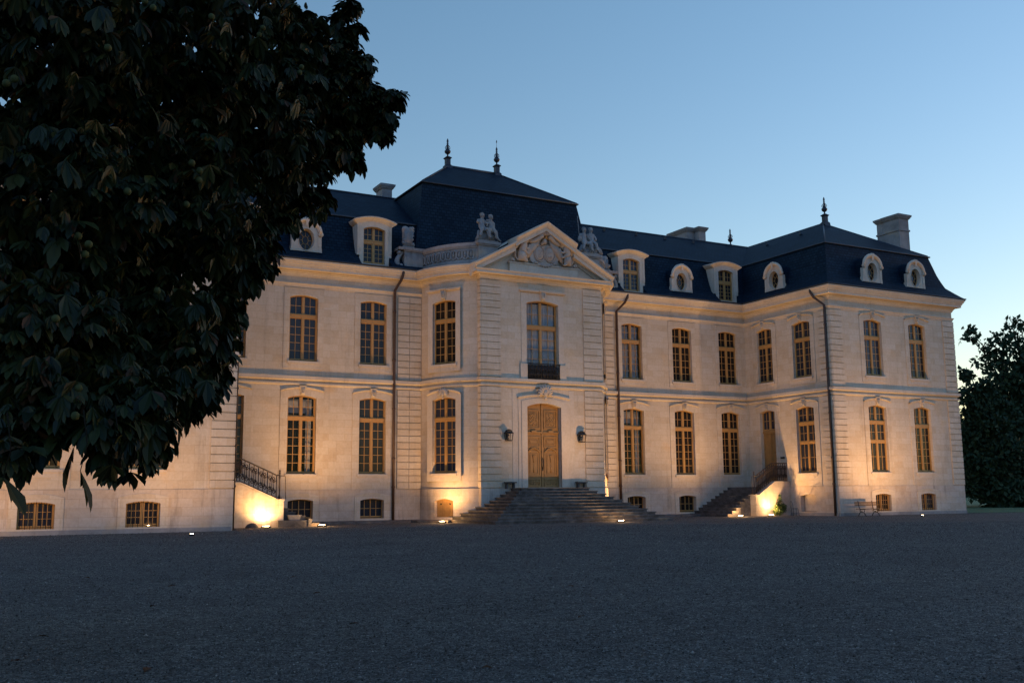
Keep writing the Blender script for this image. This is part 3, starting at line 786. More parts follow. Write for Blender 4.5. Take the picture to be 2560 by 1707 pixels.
# ------------------------------------------------------------------ roofs
RL = [(.72, 14.52), (.50, 14.69), (.18, 15.0), (-.18, 15.37), (-.36, 15.82), (-.52, 16.28), (-.69, 16.93), (-.87, 17.62)]
U = OUT_L+OUT_R
UN = [(-XO, D), (-XO, -LW), (-W, -LW), (-W, 0)]
NOTCH = []
for xc in (-17.0, -9.0, 9.0, 17.0): UN += [(xc-.93, 0), (xc+.93, 0)]; NOTCH.append(len(UN)-2)
UN += OUT_R
rf = MB(); sweep(rf, UN, [(.30, 14.50)]+RL, closed=True)
nU = len(UN); keep = [i for i, f in enumerate(rf.f) if not (i % nU in NOTCH and i//nU <= 3)]
rf.f = [rf.f[i] for i in keep]; rf.uv = [rf.uv[i] for i in keep]; rf.sm = [rf.sm[i] for i in keep]
for i in NOTCH:
    for x in (UN[i][0], UN[i+1][0]):
        pr_ = [(.30, 14.50)]+RL[:5]; rf.add([(x, -d, z) for d, z in pr_]+[(x, .36, 14.5)], (tuple(range(len(pr_)+1)),))
    rf.quad((UN[i][0], -.62, 14.53), (UN[i+1][0], -.62, 14.53), (UN[i+1][0], .3, 14.56), (UN[i][0], .3, 14.56))
sweep(rf, U, [(-.80, 17.60), (-.80, 17.665), (-.87, 17.70), (-2.5, 18.70), (-4.1, 19.68), (-5.70, 20.62)], closed=True)
roof = rf.build('roof', SLATE, HOUSE)
rl = MB()
sweep(rl, U, [(-.76, 17.585), (-.745, 17.63), (-.78, 17.675), (-.83, 17.69)], closed=True)
xr = XO-5.7
for pts in ([(-xr, -LW+5.7, 20.63), (-xr, D-5.7, 20.63), (xr, D-5.7, 20.63), (xr, -LW+5.7, 20.63)],):
    rl.tube(pts, .075, 6)
for sx in (-1, 1):
    for (a, b) in (((sx*(XO-.87), -LW+.87, 17.70), (sx*xr, -LW+5.7, 20.63)), ((sx*(W+.87), -LW+.87, 17.70), (sx*xr, -LW+5.7, 20.63))): rl.tube([a, b], .05, 5)
rl.build('ridge_lead', LEADM, roof)
vt = MB()
for x in (-20.5, -15.2, -10.4, 10.2, 13.0, 15.6, 18.2): vt.frust((x, 4.9, 20.10), (.10, .12), (x, 4.75, 20.30), (.07, .02))
for y in (-1.5, 2.0): vt.frust((W+4.4, y, 19.85), (.12, .10), (W+4.3, y, 20.05), (.02, .07))
vt.build('roof_vent', LEADM, roof)
PR = [(6.75, 14.45), (6.36, 15.9), (6.14, 16.9), (5.93, 18.0), (5.73, 19.1), (5.51, 20.45)]
pr = MB()
def rect(X, e=0): h = X-5.51; return [(-X, 9.57+h), (-X, 1.03-h), (X, 1.03-h), (X, 9.57+h)]
for (a, za), (b, zb) in zip(PR, PR[1:]):
    A, B = rect(a), rect(b)
    for i in range(4): j = (i+1) % 4; pr.quad((*A[i], za), (*A[j], za), (*B[j], zb), (*B[i], zb))
A = rect(5.58); zt = 20.50
pr.quad((A[1][0], A[1][1], zt), (A[2][0], A[2][1], zt), (1.85, 5.3, 23.24), (-1.85, 5.3, 23.24))
pr.quad((A[3][0], A[3][1], zt), (A[0][0], A[0][1], zt), (-1.85, 5.3, 23.24), (1.85, 5.3, 23.24))
pr.add([(A[0][0], A[0][1], zt), (A[1][0], A[1][1], zt), (-1.85, 5.3, 23.24)], ((0, 1, 2),)); pr.add([(A[2][0], A[2][1], zt), (A[3][0], A[3][1], zt), (1.85, 5.3, 23.24)], ((0, 1, 2),))
prf = pr.build('pavilion_roof', SLATE, HOUSE)
pk = MB()
pk.tube([(x, y, 20.46) for x, y in rect(5.60)], .06, 6, closed=True); pk.tube([(-1.85, 5.3, 23.26), (1.85, 5.3, 23.26)], .09, 6)
for x, y in rect(5.55): pk.tube([(x, y, 20.52), (math.copysign(1.85, x), 5.3, 23.27)], .05, 5)
pk.build('ridge_lead', LEADM, prf)

# finials
def finial(loc, s=1.0, spike=False, ped=True):
    m = MB(); z = 0
    if ped:
        m.frust((0, 0, -.35), (.34, .34), (0, 0, .0), (.30, .30)); m.frust((0, 0, 0), (.30, .30), (0, 0, .12), (.20, .20)); m.box(-.19, .19, -.19, .19, .12, .58)
        m.frust((0, 0, .58), (.19, .19), (0, 0, .70), (.29, .29)); m.frust((0, 0, .70), (.29, .29), (0, 0, .86), (.09, .09)); z = .83
    else: m.lathe([(.22, -.15), (.22, 0), (.12, .08), (.06, .16)]); z = .12
    m.lathe([(.07, z), (.055, z+.15), (.10, z+.2), (.22, z+.30), (.265, z+.42), (.25, z+.5), (.16, z+.58), (.13, z+.62), (.11, z+.80), (.07, z+.95), (.10, z+1.0), (.06, z+1.05), (.09, z+1.14), (.055, z+1.2), (.085, z+1.3), (.075, z+1.42), (.012, z+1.58)], n=12)
    for k in range(6):
        a = k*math.pi/3; P = []
        for t in range(9):
            tt = t/8; rr = .12+.11*math.sin(math.pi*tt*1.1); P.append((rr*math.cos(a), rr*math.sin(a), z+.58+.38*tt))
        m.tube(P, .018, 4)
    if spike:
        m.tube([(0, 0, z+1.5), (0, 0, z+1.95)], .014, 5); m.lathe([(.01, z+1.9), (.05, z+2.0), (.045, z+2.08), (.008, z+2.2)], n=8)
    for i, p in enumerate(m.v): m.v[i] = tuple(c*s for c in p)
    return m.build('finial', ZINC, HOUSE, loc)
finial((-1.85, 5.3, 23.26), .80); finial((1.85, 5.3, 23.26), .80, True)
finial((xr, -LW+5.5, 20.64), .80); finial((-xr, -LW+5.5, 20.64), .80); finial((22.6, 5.7, 20.64), .78, ped=False); finial((-22.6, 5.7, 20.64), .78, ped=False)

# chimneys
def chimney(masses, zb, zt, band=None):
    m = MB()
    for x0, x1, y0, y1 in masses:
        m.box(x0, x1, y0, y1, zb, zt)
        for e, a, b in ((.05, zt, zt+.06), (.10, zt+.06, zt+.14), (.15, zt+.14, zt+.20), (.18, zt+.20, zt+.28)): m.box(x0-e, x1+e, y0-e, y1+e, a, b)
        m.frust(((x0+x1)/2, (y0+y1)/2, zt+.30), ((x1-x0)/2+.2, (y1-y0)/2+.2), ((x0+x1)/2, (y0+y1)/2, zt+.38), ((x1-x0)/2, (y1-y0)/2))
        if band: m.box(x0-.06, x1+.06, y0-.06, y1+.06, band, band+.12)
    return m.build('chimney', OLD, HOUSE)
chimney([(29.0, 30.0, -5.02, -3.7), (29.07, 29.93, -3.70, -2.95)], 17.5, 20.95, 20.05); chimney([(-30.0, -29.0, -5.02, -3.7)], 17.5, 20.95, 20.05)
chimney([(19.4, 20.12, 7.0, 9.2), (20.13, 20.78, 6.45, 9.3)], 19.0, 21.68, 20.75); chimney([(-5.8, -5.12, 7.0, 8.15)], 19.0, 21.66)

# dormers
def dormer(F, rz, loc):
    m = MB(); hw, oh = .66, 1.05; zs, ri = 16.78, .16
    o = [(0, hw, 14.72, zs, ri)]
    for a, b in ((-.90, -hw), (hw, .90)): facade(m, Fl, a, b, 14.55, 15.35)
    m.box(-hw, hw, .02, .34, 14.55, 14.76)
    for sx in (-1, 1): m.quad((sx*hw, 0, 14.6), (sx*hw, .34, 14.6), (sx*hw, .34, 15.35), (sx*hw, 0, 15.35))
    tp = lambda u: 17.12+.26*(1-(u/oh)**2)
    facade(m, Fl, -oh, oh, 15.35, 17.12, [(0, hw, 15.35-.001, zs, ri)], d=0, rev=.34, top=tp)
    m.box(-oh, -.90, 0, .30, 15.20, 15.35)
    m.box(.90, oh, 0, .30, 15.20, 15.35)
    for sx in (-1, 1):
        m.quad((sx*.90, 0, 14.55), (sx*.90, .35, 14.55), (sx*.90, .35, 15.35), (sx*.90, 0, 15.35))
        m.quad((sx*oh, 0, 15.35), (sx*oh, 1.05, 15.35), (sx*oh, 1.05, 17.12), (sx*oh, 0, 17.12))
        m.box(min(sx*.9, sx*oh)-.0, max(sx*.9, sx*oh), -.03, .0, 15.4, 17.05)
    # curved cornice and lead top
    n = 12; pts = [-oh+2*oh*k/n for k in range(n+1)]; e = lambda u: u*1.24
    for a, b in zip(pts, pts[1:]):
        ta, tb = tp(a), tp(b)
        L = [(a, 0, ta-.12), (e(a)*.88, -.08, ta-.05), (e(a)*.95, -.12, ta), (e(a), -.22, ta+.07), (e(a), -.22, ta+.13), (e(a)*.97, 1.9, ta+.22)]
        Rr = [(b, 0, tb-.12), (e(b)*.88, -.08, tb-.05), (e(b)*.95, -.12, tb), (e(b), -.22, tb+.07), (e(b), -.22, tb+.13), (e(b)*.97, 1.9, tb+.22)]
        for k in range(5): m.quad(L[k], Rr[k], Rr[k+1], L[k+1])
    for sx in (-1, 1):
        ta = tp(oh); q = [(sx*oh, 0, ta-.12), (sx*oh*1.24, -.22, ta+.07), (sx*oh*1.24, -.22, ta+.13), (sx*oh*1.2, 1.6, ta+.2), (sx*oh, 1.6, ta-.1)]
        m.add(q, ((0, 1, 2, 3, 4),))
    d_ = m.build('dormer', TRIM, HOUSE, loc, rz)
    f, g = window_meshes(hw, 14.76, zs, ri, tz=16.05, rows=4, mull=.11, yf=.18)
    g.build('pane', GLASS, d_); f.build('frame', OCHRE, d_)
    return d_
def oculus(loc, rz):
    m = MB(); zc, rx, rzz = 15.72, .45, .61; n = 32
    def outline(a):       # outer silhouette of the stone front, by angle
        x, z = math.cos(a), math.sin(a)
        if z >= .15: return (.80*x, 16.08+.70*z-.105)
        return None
    el = [(rx*math.cos(2*math.pi*k/n), zc+rzz*math.sin(2*math.pi*k/n)) for k in range(n)]
    out = []
    for k in range(n):
        a = 2*math.pi*k/n; c, s_ = math.cos(a), math.sin(a)
        if s_ >= 0: out.append((.78*c, zc+.35*min(1, s_*3)+.72*s_*1.0))
        else:
            t = 1/max(abs(c)/.80, abs(s_)/.68); out.append((t*c*(1.0+.04*(-s_)), zc+t*s_))
    V = [(x, 0, z) for x, z in out]+[(x, 0, z) for x, z in el]+[(x*.9, .28, zc+(z-zc)*.92) for x, z in el]+[(x, 1.5, z) for x, z in out]
    F = []
    for i in range(n):
        j = (i+1) % n; F += [(i, j, n+j, n+i), (n+i, n+j, 2*n+j, 2*n+i), (j, i, 3*n+i, 3*n+j)]
    m.add(V, F)
    # raised rim of the opening and the hood with its scrolled ends
    m.tube([(x*1.03, -.012, zc+(z-zc)*1.03) for x, z in el], .025, 5, closed=True)
    P = [(.80*math.cos(a), -.06, 16.12+.72*math.sin(a)) for a in [math.pi*(k/16) for k in range(17)]]
    m.tube(P, [.105]*17, 6); m.tube([(x*.86, -.03, 16.12+(z-16.12)*.86) for x, y, z in P], .04, 5)
    for sx in (-1, 1):
        m.lathe([(.0, -.001), (.14, 0), (.14, .12), (.06, .14), (.0, .14)], n=12)
        k0 = len(m.v)-60
        for i in range(k0, len(m.v)):
            x, y, z = m.v[i]; m.v[i] = (sx*.80+x, -.12+z, 16.06+y)
        m.box(min(sx*.66, sx*.86), max(sx*.66, sx*.86), -.03, .2, 15.38, 15.95)
        m.add([(sx*.86, -.02, 15.38), (sx*.72, -.02, 15.38), (sx*.70, -.02, 15.03), (sx*.90, -.02, 15.03), (sx*.86, .25, 15.38), (sx*.90, .25, 15.03)], ((0, 1, 2, 3), (0, 3, 5, 4)))
    m.add([(-.10, -.16, 16.88), (.10, -.16, 16.88), (.07, -.12, 16.5), (-.07, -.12, 16.5), (-.10, .1, 16.9), (.10, .1, 16.9)], ((0, 1, 2, 3), (0, 1, 5, 4)))
    for x in (-.1, 0, .1): m.ball((x, -.10, 16.90), (.06, .06, .07), 6, 5)
    # slated cheeks behind the front
    d_ = m.build('oculus_dormer', TRIM, HOUSE, loc, rz)
    f = MB(); q = 2*math.pi/8; ir, iz = .17, .23
    f.tube([(ir*math.cos(2*math.pi*k/20), .24, zc+iz*math.sin(2*math.pi*k/20)) for k in range(20)], .018, 4, closed=True)
    f.tube([(x*.9, .25, zc+(z-zc)*.92) for x, z in el], .03, 4, closed=True)
    for k in range(8): a = k*q; f.tube([(ir*math.cos(a), .24, zc+iz*math.sin(a)), (rx*.9*math.cos(a), .24, zc+rzz*.92*math.sin(a))], .016, 4)
    g = MB(); g.add([(x*.9, .26, zc+(z-zc)*.92) for x, z in el], (tuple(range(n)),))
    g.build('pane', GLASS, d_); f.build('frame', OCHRE, d_)
    cv = MB()
    P2 = [(.82*math.cos(a), 16.10+.70*math.sin(a)) for a in [math.pi*(k/12) for k in range(13)]]; P2 = [(.82, 15.2)]+P2+[(-.82, 15.2)]
    cv.add([(x, .08, z) for x, z in P2]+[(x, 1.6, z) for x, z in P2], [(i, i+1, len(P2)+i+1, len(P2)+i) for i in range(len(P2)-1)], smooth=True)
    cv.build('slate_hood', SLATE, d_)
    return d_
for s_ in (-1, 1):
    for x in (9.0, 17.0): dormer(None, 0, (s_*x, -.12, 0))
    oculus((s_*13.05, -.22, 0), 0)
    for x in (22.42, 26.5): oculus((s_*x, -LW-.20, 0), 0)
    oculus((s_*(W-.20), -3.4, 0), -s_*math.pi/2)

# ------------------------------------------------------------------ parapets, pediment
for F in (Fbay, FbayR):
    pa = MB(); path = [F(BLEN*i/14, 0)[:2] for i in range(15)]
    sweep(pa, path, [(-.18, 14.46), (.14, 14.46), (.14, 14.80), (.07, 14.83), (.07, 15.46), (.10, 15.48), (.13, 15.54), (.13, 15.58), (.17, 15.60), (.17, 15.80), (-.2, 15.82)])
    for k in range(11):
        u = .22+(BLEN-.44)*(k+.5)/11; ru = (BLEN-.44)/11*.52
        pts = [F(u+ru*math.cos(a), 15.13+.27*math.sin(a), .10) for a in [2*math.pi*i/16 for i in range(16)]]
        pa.tube(pts, .05, 6, closed=True)
        pa.tube([F(u, 14.92, .10), F(u, 15.13, .14), F(u, 15.34, .10)], .05, 5)
    pa.build('parapet', OLD, HOUSE)
for s_ in (-1, 1):
    pm = MB(); X = lambda a, b: (min(s_*a, s_*b), max(s_*a, s_*b))
    x0, x1 = X(2.85, 4.08); pm.box(x0, x1, -3.74, -2.75, 14.44, 15.62); pm.box(x0+.14, x1-.14, -3.765, -3.74, 14.75, 15.5)
    pm.box(x0-.08, x1+.08, -3.82, -2.68, 15.62, 15.70); pm.box(x0-.14, x1+.14, -3.88, -2.62, 15.70, 15.86)
    pm.build('pedestal', OLD, HOUSE)
    pm = MB(); x0, x1 = X(5.95, 7.25); pm.box(x0, x1, -.42, .3, 14.46, 15.62); pm.box(x0+.12, x1-.12, -.445, -.42, 14.75, 15.45); pm.box(x0-.02, x1+.02, -.47, .35, 15.62, 15.70)
    x0, x1 = X(5.95, 7.62); pm.box(x0, x1, -.52, .4, 15.70, 15.86)
    P = [(s_*(7.28+.30*math.sin(t*3.0)+.12*t), -.22, 15.62-1.1*t) for t in [k/10 for k in range(11)]]
    pm.tube(P, [.10+.10*t/10 for t in range(11)], 8)
    pm.ball((s_*7.52, -.25, 15.55), (.13, .2, .13), 10, 7); pm.ball((s_*7.42, -.25, 14.72), (.2, .18, .2), 10, 7)
    pm.build('pedestal', OLD, HOUSE)

pe = MB()
def rake(P0, P1, prof):
    """moulding along a slope in the plane y; prof: (outward d, up v measured square to the slope)"""
    (x0, z0), (x1, z1) = P0, P1; V = []
    for (d, v) in prof: V += [(x0, -PF-d, z0+v), (x1, -PF-d, z1+v)]
    n = len(prof); F = [(2*i, 2*i+1, 2*i+3, 2*i+2) for i in range(n-1)]
    F += [tuple(2*i for i in range(n)), tuple(2*i+1 for i in range(n-1, -1, -1))]
    pe.add(V, F)
RK = [(0, -.72), (.10, -.70), (.16, -.60), (.20, -.58), (.20, -.55), (.46, -.53), (.46, -.30), (.52, -.28), (.53, -.22), (.60, -.14), (.66, -.08), (.66, 0), (-.5, .03)]
RK2 = [(a+(.17 if a > 0 else 0), b) for a, b in RK]
sl = .553
for s_ in (-1, 1):
    rake((s_*4.66, 14.44), (s_*1.95, 14.44+sl*2.71), RK)
    rake((s_*2.02, 16.16), (0, 16.16+sl*2.02), RK2)
pe.add([(-4.4, -PF-.02, 14.18), (4.4, -PF-.02, 14.18), (0, -PF-.02, 16.75)], ((0, 1, 2),))
# roof behind the gable
for s_ in (-1, 1): pe.quad((s_*4.6, -PF+.45, 14.45), (0, -PF+.45, 17.25), (0, 2.0, 17.25), (s_*4.6, 2.0, 14.45))
pe.box(-2.25, 2.35, -PF-.22, -PF-.02, 14.20, 14.72); pe.box(-2.31, 2.41, -PF-.27, -PF-.02, 14.72, 14.78)
ped = pe.build('pediment', TRIM, HOUSE)

def skin(verts, edges, radii, sub=1):
    """one continuous body grown on a joint skeleton; returns (verts, faces)"""
    me = bpy.data.meshes.new('tmp'); me.from_pydata(verts, edges, []); o = bpy.data.objects.new('tmp', me); COL.objects.link(o)
    m = o.modifiers.new('s', 'SKIN'); m.use_smooth_shade = True
    for i, r in enumerate(radii):
        sv = me.skin_vertices[0].data[i]; sv.radius = (r, r); sv.use_root = (i == 0)
    s2 = o.modifiers.new('d', 'SUBSURF'); s2.levels = sub; s2.render_levels = sub
    dg = bpy.context.evaluated_depsgraph_get(); ev = o.evaluated_get(dg); em = bpy.data.meshes.new_from_object(ev)
    V = [tuple(v.co) for v in em.vertices]; F = [tuple(p.vertices) for p in em.polygons]
    bpy.data.objects.remove(o); bpy.data.meshes.remove(me); bpy.data.meshes.remove(em); return V, F

# coat of arms: two oval shields under a crown, held by two rearing beasts
ca = MB(); y0 = -PF-.12
cart = [(0, 14.52), (.35, 14.56), (.62, 14.78), (.92, 14.98), (.98, 15.35), (.92, 15.75), (.78, 16.0), (.4, 16.06), (0, 15.98)]
cart = cart+[(-x, z) for x, z in cart[-2:0:-1]]
ca.add([(x+.06, y0-.08, z) for x, z in cart]+[(x*1.06+.06, y0+.10, 15.3+(z-15.3)*1.05) for x, z in cart], [tuple(range(len(cart)))]+[(i, (i+1) % len(cart), len(cart)+(i+1) % len(cart), len(cart)+i) for i in range(len(cart))])
for cx in (-.27, .44):
    ca.ball((cx, y0-.06, 15.46), (.31, .12, .44), 18, 10)
    ca.tube([(cx+.34*math.cos(a), y0-.11, 15.46+.47*math.sin(a)) for a in [2*math.pi*k/22 for k in range(22)]], .035, 5, closed=True)
for k in range(3): ca.ball((-.32+.1*k, y0-.17, 15.60-.12*(k % 2)), (.05, .04, .05), 6, 5); ca.box(-.38+.02*k, -.18, y0-.19, y0-.16, 15.16+.10*k, 15.20+.10*k)
for k in range(4): ca.ball((.36+.13*(k % 2), y0-.17, 15.28+.24*(k//2)), (.055, .04, .06), 6, 5)
for k in range(16):
    t = k/15*2-1; ca.ball((.06+.62*t, y0-.12, 14.72+.16*t*t+.05*(k % 2)), (.07, .06, .08), 6, 5, nz=.4)
ca.tube([(-.15, y0-.1, 15.98), (.06, y0-.16, 16.2), (.06, y0-.16, 16.35)], [.09, .12, .08], 8); ca.ball((.06, y0-.16, 16.18), (.16, .14, .17), 10, 7)
# crown
ca.add([(.06+.30*sx*1.0, y0-d, z) for z, d, sc in () for sx in ()], ())
cr = [(-.42, 16.52), (.54, 16.52), (.66, 16.80), (.50, 16.94), (.06, 17.0), (-.38, 16.94), (-.54, 16.80)]
ca.add([(x, y0-.42, z) for x, z in cr]+[(x, y0+.1, z) for x, z in cr], [tuple(range(7))]+[(i, (i+1) % 7, 7+(i+1) % 7, 7+i) for i in range(7)])
for k in range(9): ca.ball((-.44+.125*k, y0-.46, 16.60), (.05, .05, .05), 6, 5)
for k in range(6): ca.ball((-.46+.21*k, y0-.44, 16.88), (.08, .06, .09), 6, 5)
# mantle falling from the crown on both sides
for s_ in (-1, 1):
    P = [(.06+s_*(.25+.80*t), y0-.30+.12*t, 16.52-.42*t-.12*math.sin(3*t)) for t in [k/8 for k in range(9)]]
    ca.tube(P, [.17-.008*k for k in range(9)], 7)
    for k in range(5):
        P = [(.06+s_*(.35+.16*k), y0-.16, 16.30-.10*k), (.06+s_*(.55+.16*k), y0-.10, 15.9-.12*k), (.06+s_*(.85+.1*k), y0-.05, 15.45-.14*k)]
        ca.tube(P, [.09, .10, .06], 6)
    # beast: haunch, chest, neck, head, fore legs, hind leg, tail
    X = lambda a: .06+s_*a
    V = [(X(1.55), y0-.18, 15.10), (X(1.52), y0-.20, 15.45), (X(1.50), y0-.22, 15.78), (X(1.42), y0-.22, 16.05), (X(1.28), y0-.24, 16.22), (X(1.10), y0-.24, 16.18),
         (X(1.25), y0-.22, 15.62), (X(1.05), y0-.20, 15.70), (X(1.30), y0-.24, 15.40), (X(1.08), y0-.24, 15.30), (X(1.40), y0-.26, 14.98), (X(1.20), y0-.28, 14.84),
         (X(1.75), y0-.10, 14.90), (X(1.95), y0-.10, 15.15), (X(1.92), y0-.10, 15.5)]
    E_ = [(0, 1), (1, 2), (2, 3), (3, 4), (4, 5), (2, 6), (6, 7), (1, 8), (8, 9), (0, 10), (10, 11), (0, 12), (12, 13), (13, 14)]
    rr = [.30, .26, .22, .17, .15, .08, .09, .06, .09, .06, .13, .08, .06, .05, .07]
    a, b = skin(V, E_, rr, 1); ca.add(a, b, smooth=True)
    for k in range(10): ca.ball((X(1.40+.10*random.random()), y0-.30, 15.75+.05*k), (.07, .06, .06), 6, 4)
    ca.tube([(X(2.0+.22*t), y0-.12, 14.84+.16*math.sin(3.1*t)) for t in [k/6 for k in range(7)]], [.05]*7, 5); ca.ball((X(2.05), y0-.1, 14.9), (.1, .08, .08), 7, 5)
ca.build('coat_of_arms', RELIEF, ped)

# statues on the pedestals
def child(c, face, lean, seat=.62, arm=None, s=1.0):
    """seated stone child: c = seat point, face = +1 or -1 (which way the knees point along x)"""
    x, y, z = c; f = face
    P = lambda a, b, h: (x+a*s, y+b*s, z+h*s)
    V = [P(0, 0, .10), P(.02*f+lean*.3, -.02, .36), P(lean*.6, -.02, .62), P(lean*.8, -.03, .72), P(lean, -.04, .80), P(lean, -.06, .94), P(lean, -.05, 1.06),
         P(lean*.6+.18, -.02, .66), P(lean*.6+.30, -.10, .46), P(lean*.6+.24, -.22, .28), P(lean*.6-.18, -.02, .66), P(lean*.6-.30, -.08, .48), P(lean*.6-.36, -.20, .58),
         P(.14, -.20, .10), P(.20+.10*f, -.42, .06), P(.24+.08*f, -.44, -.34), P(.26+.08*f, -.56, -.40),
         P(-.14, -.18, .10), P(-.22+.08*f, -.38, .12), P(-.28, -.42, -.30), P(-.30, -.54, -.36)]
    if arm: V[7:10] = [P(lean*.6+.17, -.02, .66), P(*arm[0]), P(*arm[1])]
    E_ = [(0, 1), (1, 2), (2, 3), (3, 4), (4, 5), (5, 6), (2, 7), (7, 8), (8, 9), (2, 10), (10, 11), (11, 12), (0, 13), (13, 14), (14, 15), (15, 16), (0, 17), (17, 18), (18, 19), (19, 20)]
    rr = [.17, .155, .15, .09, .065, .125, .10, .085, .065, .05, .085, .065, .05, .12, .095, .07, .05, .12, .095, .07, .05]
    a, b = skin(V, E_, [r*s*1.22 for r in rr], 1)
    m = MB(); m.add(a, b, smooth=True)
    h = V[5]
    for k in range(16):      # curls, brow, nose, cheeks
        an = k*2.4; ph = .2+1.2*(k/16)
        m.ball((h[0]+.115*s*math.cos(an)*math.sin(ph), h[1]+.03*s+.10*s*math.sin(an)*math.sin(ph), h[2]+.05*s+.10*s*math.cos(ph)), .05*s, 6, 5)
    m.ball((h[0], h[1]-.125*s, h[2]-.02*s), (.025*s, .03*s, .03*s), 6, 5); m.ball((h[0], h[1]-.11*s, h[2]-.065*s), (.045*s, .025*s, .014*s), 6, 5)
    for sx in (-1, 1): m.ball((h[0]+sx*.06*s, h[1]-.085*s, h[2]-.04*s), .04*s, 6, 5); m.ball((h[0]+sx*.12*s, h[1], h[2]-.01*s), (.02*s, .03*s, .04*s), 5, 4)
    return m
def merge(a, b): a.add(b.v, b.f, smooth=True)
def statue_pair(cx, flip, label, spear=False):
    m = MB(); f = -1 if flip else 1; base = 15.86
    m.box(cx-.62, cx+.62, -3.72, -2.95, base, base+.10)
    for k in range(14): m.ball((cx-.45+.9*random.random(), -3.45+.35*random.random(), base+.14+.22*random.random()), (.26, .24, .22), 9, 6, nz=.25)
    m.ball((cx, -3.25, base+.35), (.55, .3, .38), 12, 8, nz=.12)
    merge(m, child((cx-.27*f, -3.32, base+.66), f, .02*f, s=1.0))
    merge(m, child((cx+.30*f, -3.38, base+.58), -f, -.03*f, s=1.02, arm=((-.10, -.06, .74), (-.34, -.05, .76)) if f > 0 else ((.30, -.10, .5), (.34, -.2, .3))))
    for k in range(7):       # drapery and a quiver at the feet
        t = k/6; m.tube([(cx-.55*f+.1*t, -3.5, base+.65-.1*t), (cx-.62*f+.15*t, -3.62, base+.35), (cx-.66*f+.2*t, -3.66, base+.1)], [.07, .09, .05], 6)
    m.tube([(cx-.15*f, -3.75, base+.62), (cx+.02*f, -3.80, base+.12)], [.03, .05], 6)
    m.tube([(cx+.52*f, -3.55, base+.55), (cx+.62*f, -3.66, base+.22), (cx+.80*f, -3.68, base+.12)], [.09, .08, .05], 7)
    if spear:
        m.tube([(cx-.62, -3.5, base+.75), (cx-.78, -3.5, base+2.35)], .018, 5); m.ball((cx-.62, -3.5, base+.95), (.14, .12, .2), 8, 6, nz=.2)
    o = m.build('statue', OLD); return tag(o, label, 'statue', 'stone groups of children beside the pediment')
statue_pair(-3.42, False, 'weathered stone pair of seated children with linked arms, left of the pediment')
statue_pair(3.50, True, 'weathered stone pair of seated children holding a thin spear, right of the pediment', True)
def trophy(cx, top, label, f):
    m = MB(); b = 15.86
    a_, b_ = skin([(cx, -.15, b+.15), (cx+.03*f, -.17, b+.5), (cx-.02*f, -.16, b+.85), (cx-.10*f, -.16, b+top-.25), (cx-.17*f, -.20, b+top-.12), (cx-.28*f, -.25, b+top-.06), (cx+.20*f, -.16, b+top-.2), (cx+.26*f, -.18, b+top-.42)],
                  [(0, 1), (1, 2), (2, 3), (3, 4), (4, 5), (2, 6), (6, 7)], [.42, .33, .34, .27, .20, .13, .21, .15], 1)
    m.add(a_, b_, smooth=True)
    for k in range(9): x = cx+(-.28+.56*k/8); m.tube([(x, -.38, b+.05), (x*.6+cx*.4, -.40, b+.45), (x*.9+cx*.1+.05*f, -.36, b+top*.75)], [.06, .05, .05], 5)
    for k in range(22): m.ball((cx+.20*f+.22*(random.random()-.5), -.30, b+top-.62+.55*random.random()), (.11, .10, .09), 6, 5, nz=.35)
    for k in range(10): m.ball((cx+.6*(random.random()-.5), -.36, b+.1+.5*random.random()), (.13, .10, .12), 6, 5, nz=.35)
    m.box(cx-.36, cx+.36, -.45, .2, b, b+.08)
    return tag(m.build('trophy', OLD), label, 'statue')
trophy(-7.0, 1.32, 'weathered stone draped trophy on the pedestal left of the curved parapet', 1)
trophy(6.75, 1.0, 'small carved stone trophy low behind the right end of the pediment', -1)

# downpipes
def downpipe(top, wallp, foot, name='downpipe'):
    m = MB(); m.tube([top, (top[0], top[1], top[2]-.30), ((top[0]*.75+wallp[0]*.25), (top[1]*.75+wallp[1]*.25), wallp[2]+.55), wallp, (wallp[0], wallp[1], 7.0), foot], .082, 8)
    for z in (12.0, 9.2, 6.4, 3.6, 2.0): m.tube([(wallp[0], wallp[1], z), (wallp[0], wallp[1], z+.10)], .105, 8)
    return m.build(name, PIPEM, HOUSE)
downpipe((-7.40, -.60, 14.5), (-7.72, -.13, 13.3), (-7.72, -.13, .18)); downpipe((8.30, -.60, 14.5), (7.72, -.13, 13.3), (7.72, -.13, .18))
downpipe((W-.60, -7.05, 14.5), (W-.13, -7.72, 13.3), (W-.13, -7.72, .1)); downpipe((-W+.60, -7.05, 14.5), (-W+.13, -7.72, 13.3), (-W+.13, -7.72, .1))

# ------------------------------------------------------------------ ground
g = MB(); g.quad((-400, -400, GZ), (400, -400, GZ), (400, 400, GZ), (-400, 400, GZ)); tag(g.build('gravel_ground', GRAVEL), kind='structure')
g = MB(); g.add([(30.4, -8.3, GZ+.02), (70, -19, GZ+.02), (300, -40, GZ+.02), (300, 300, GZ+.02), (30.4, 300, GZ+.02)], ((0, 1, 2, 3, 4),)); tag(g.build('lawn', GRASS), kind='structure')
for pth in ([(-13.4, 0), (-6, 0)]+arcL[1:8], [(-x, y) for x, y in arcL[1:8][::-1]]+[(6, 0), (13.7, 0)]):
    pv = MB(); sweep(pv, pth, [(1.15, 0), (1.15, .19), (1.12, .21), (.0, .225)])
    tag(pv.build('pavement', STEPM), kind='structure')

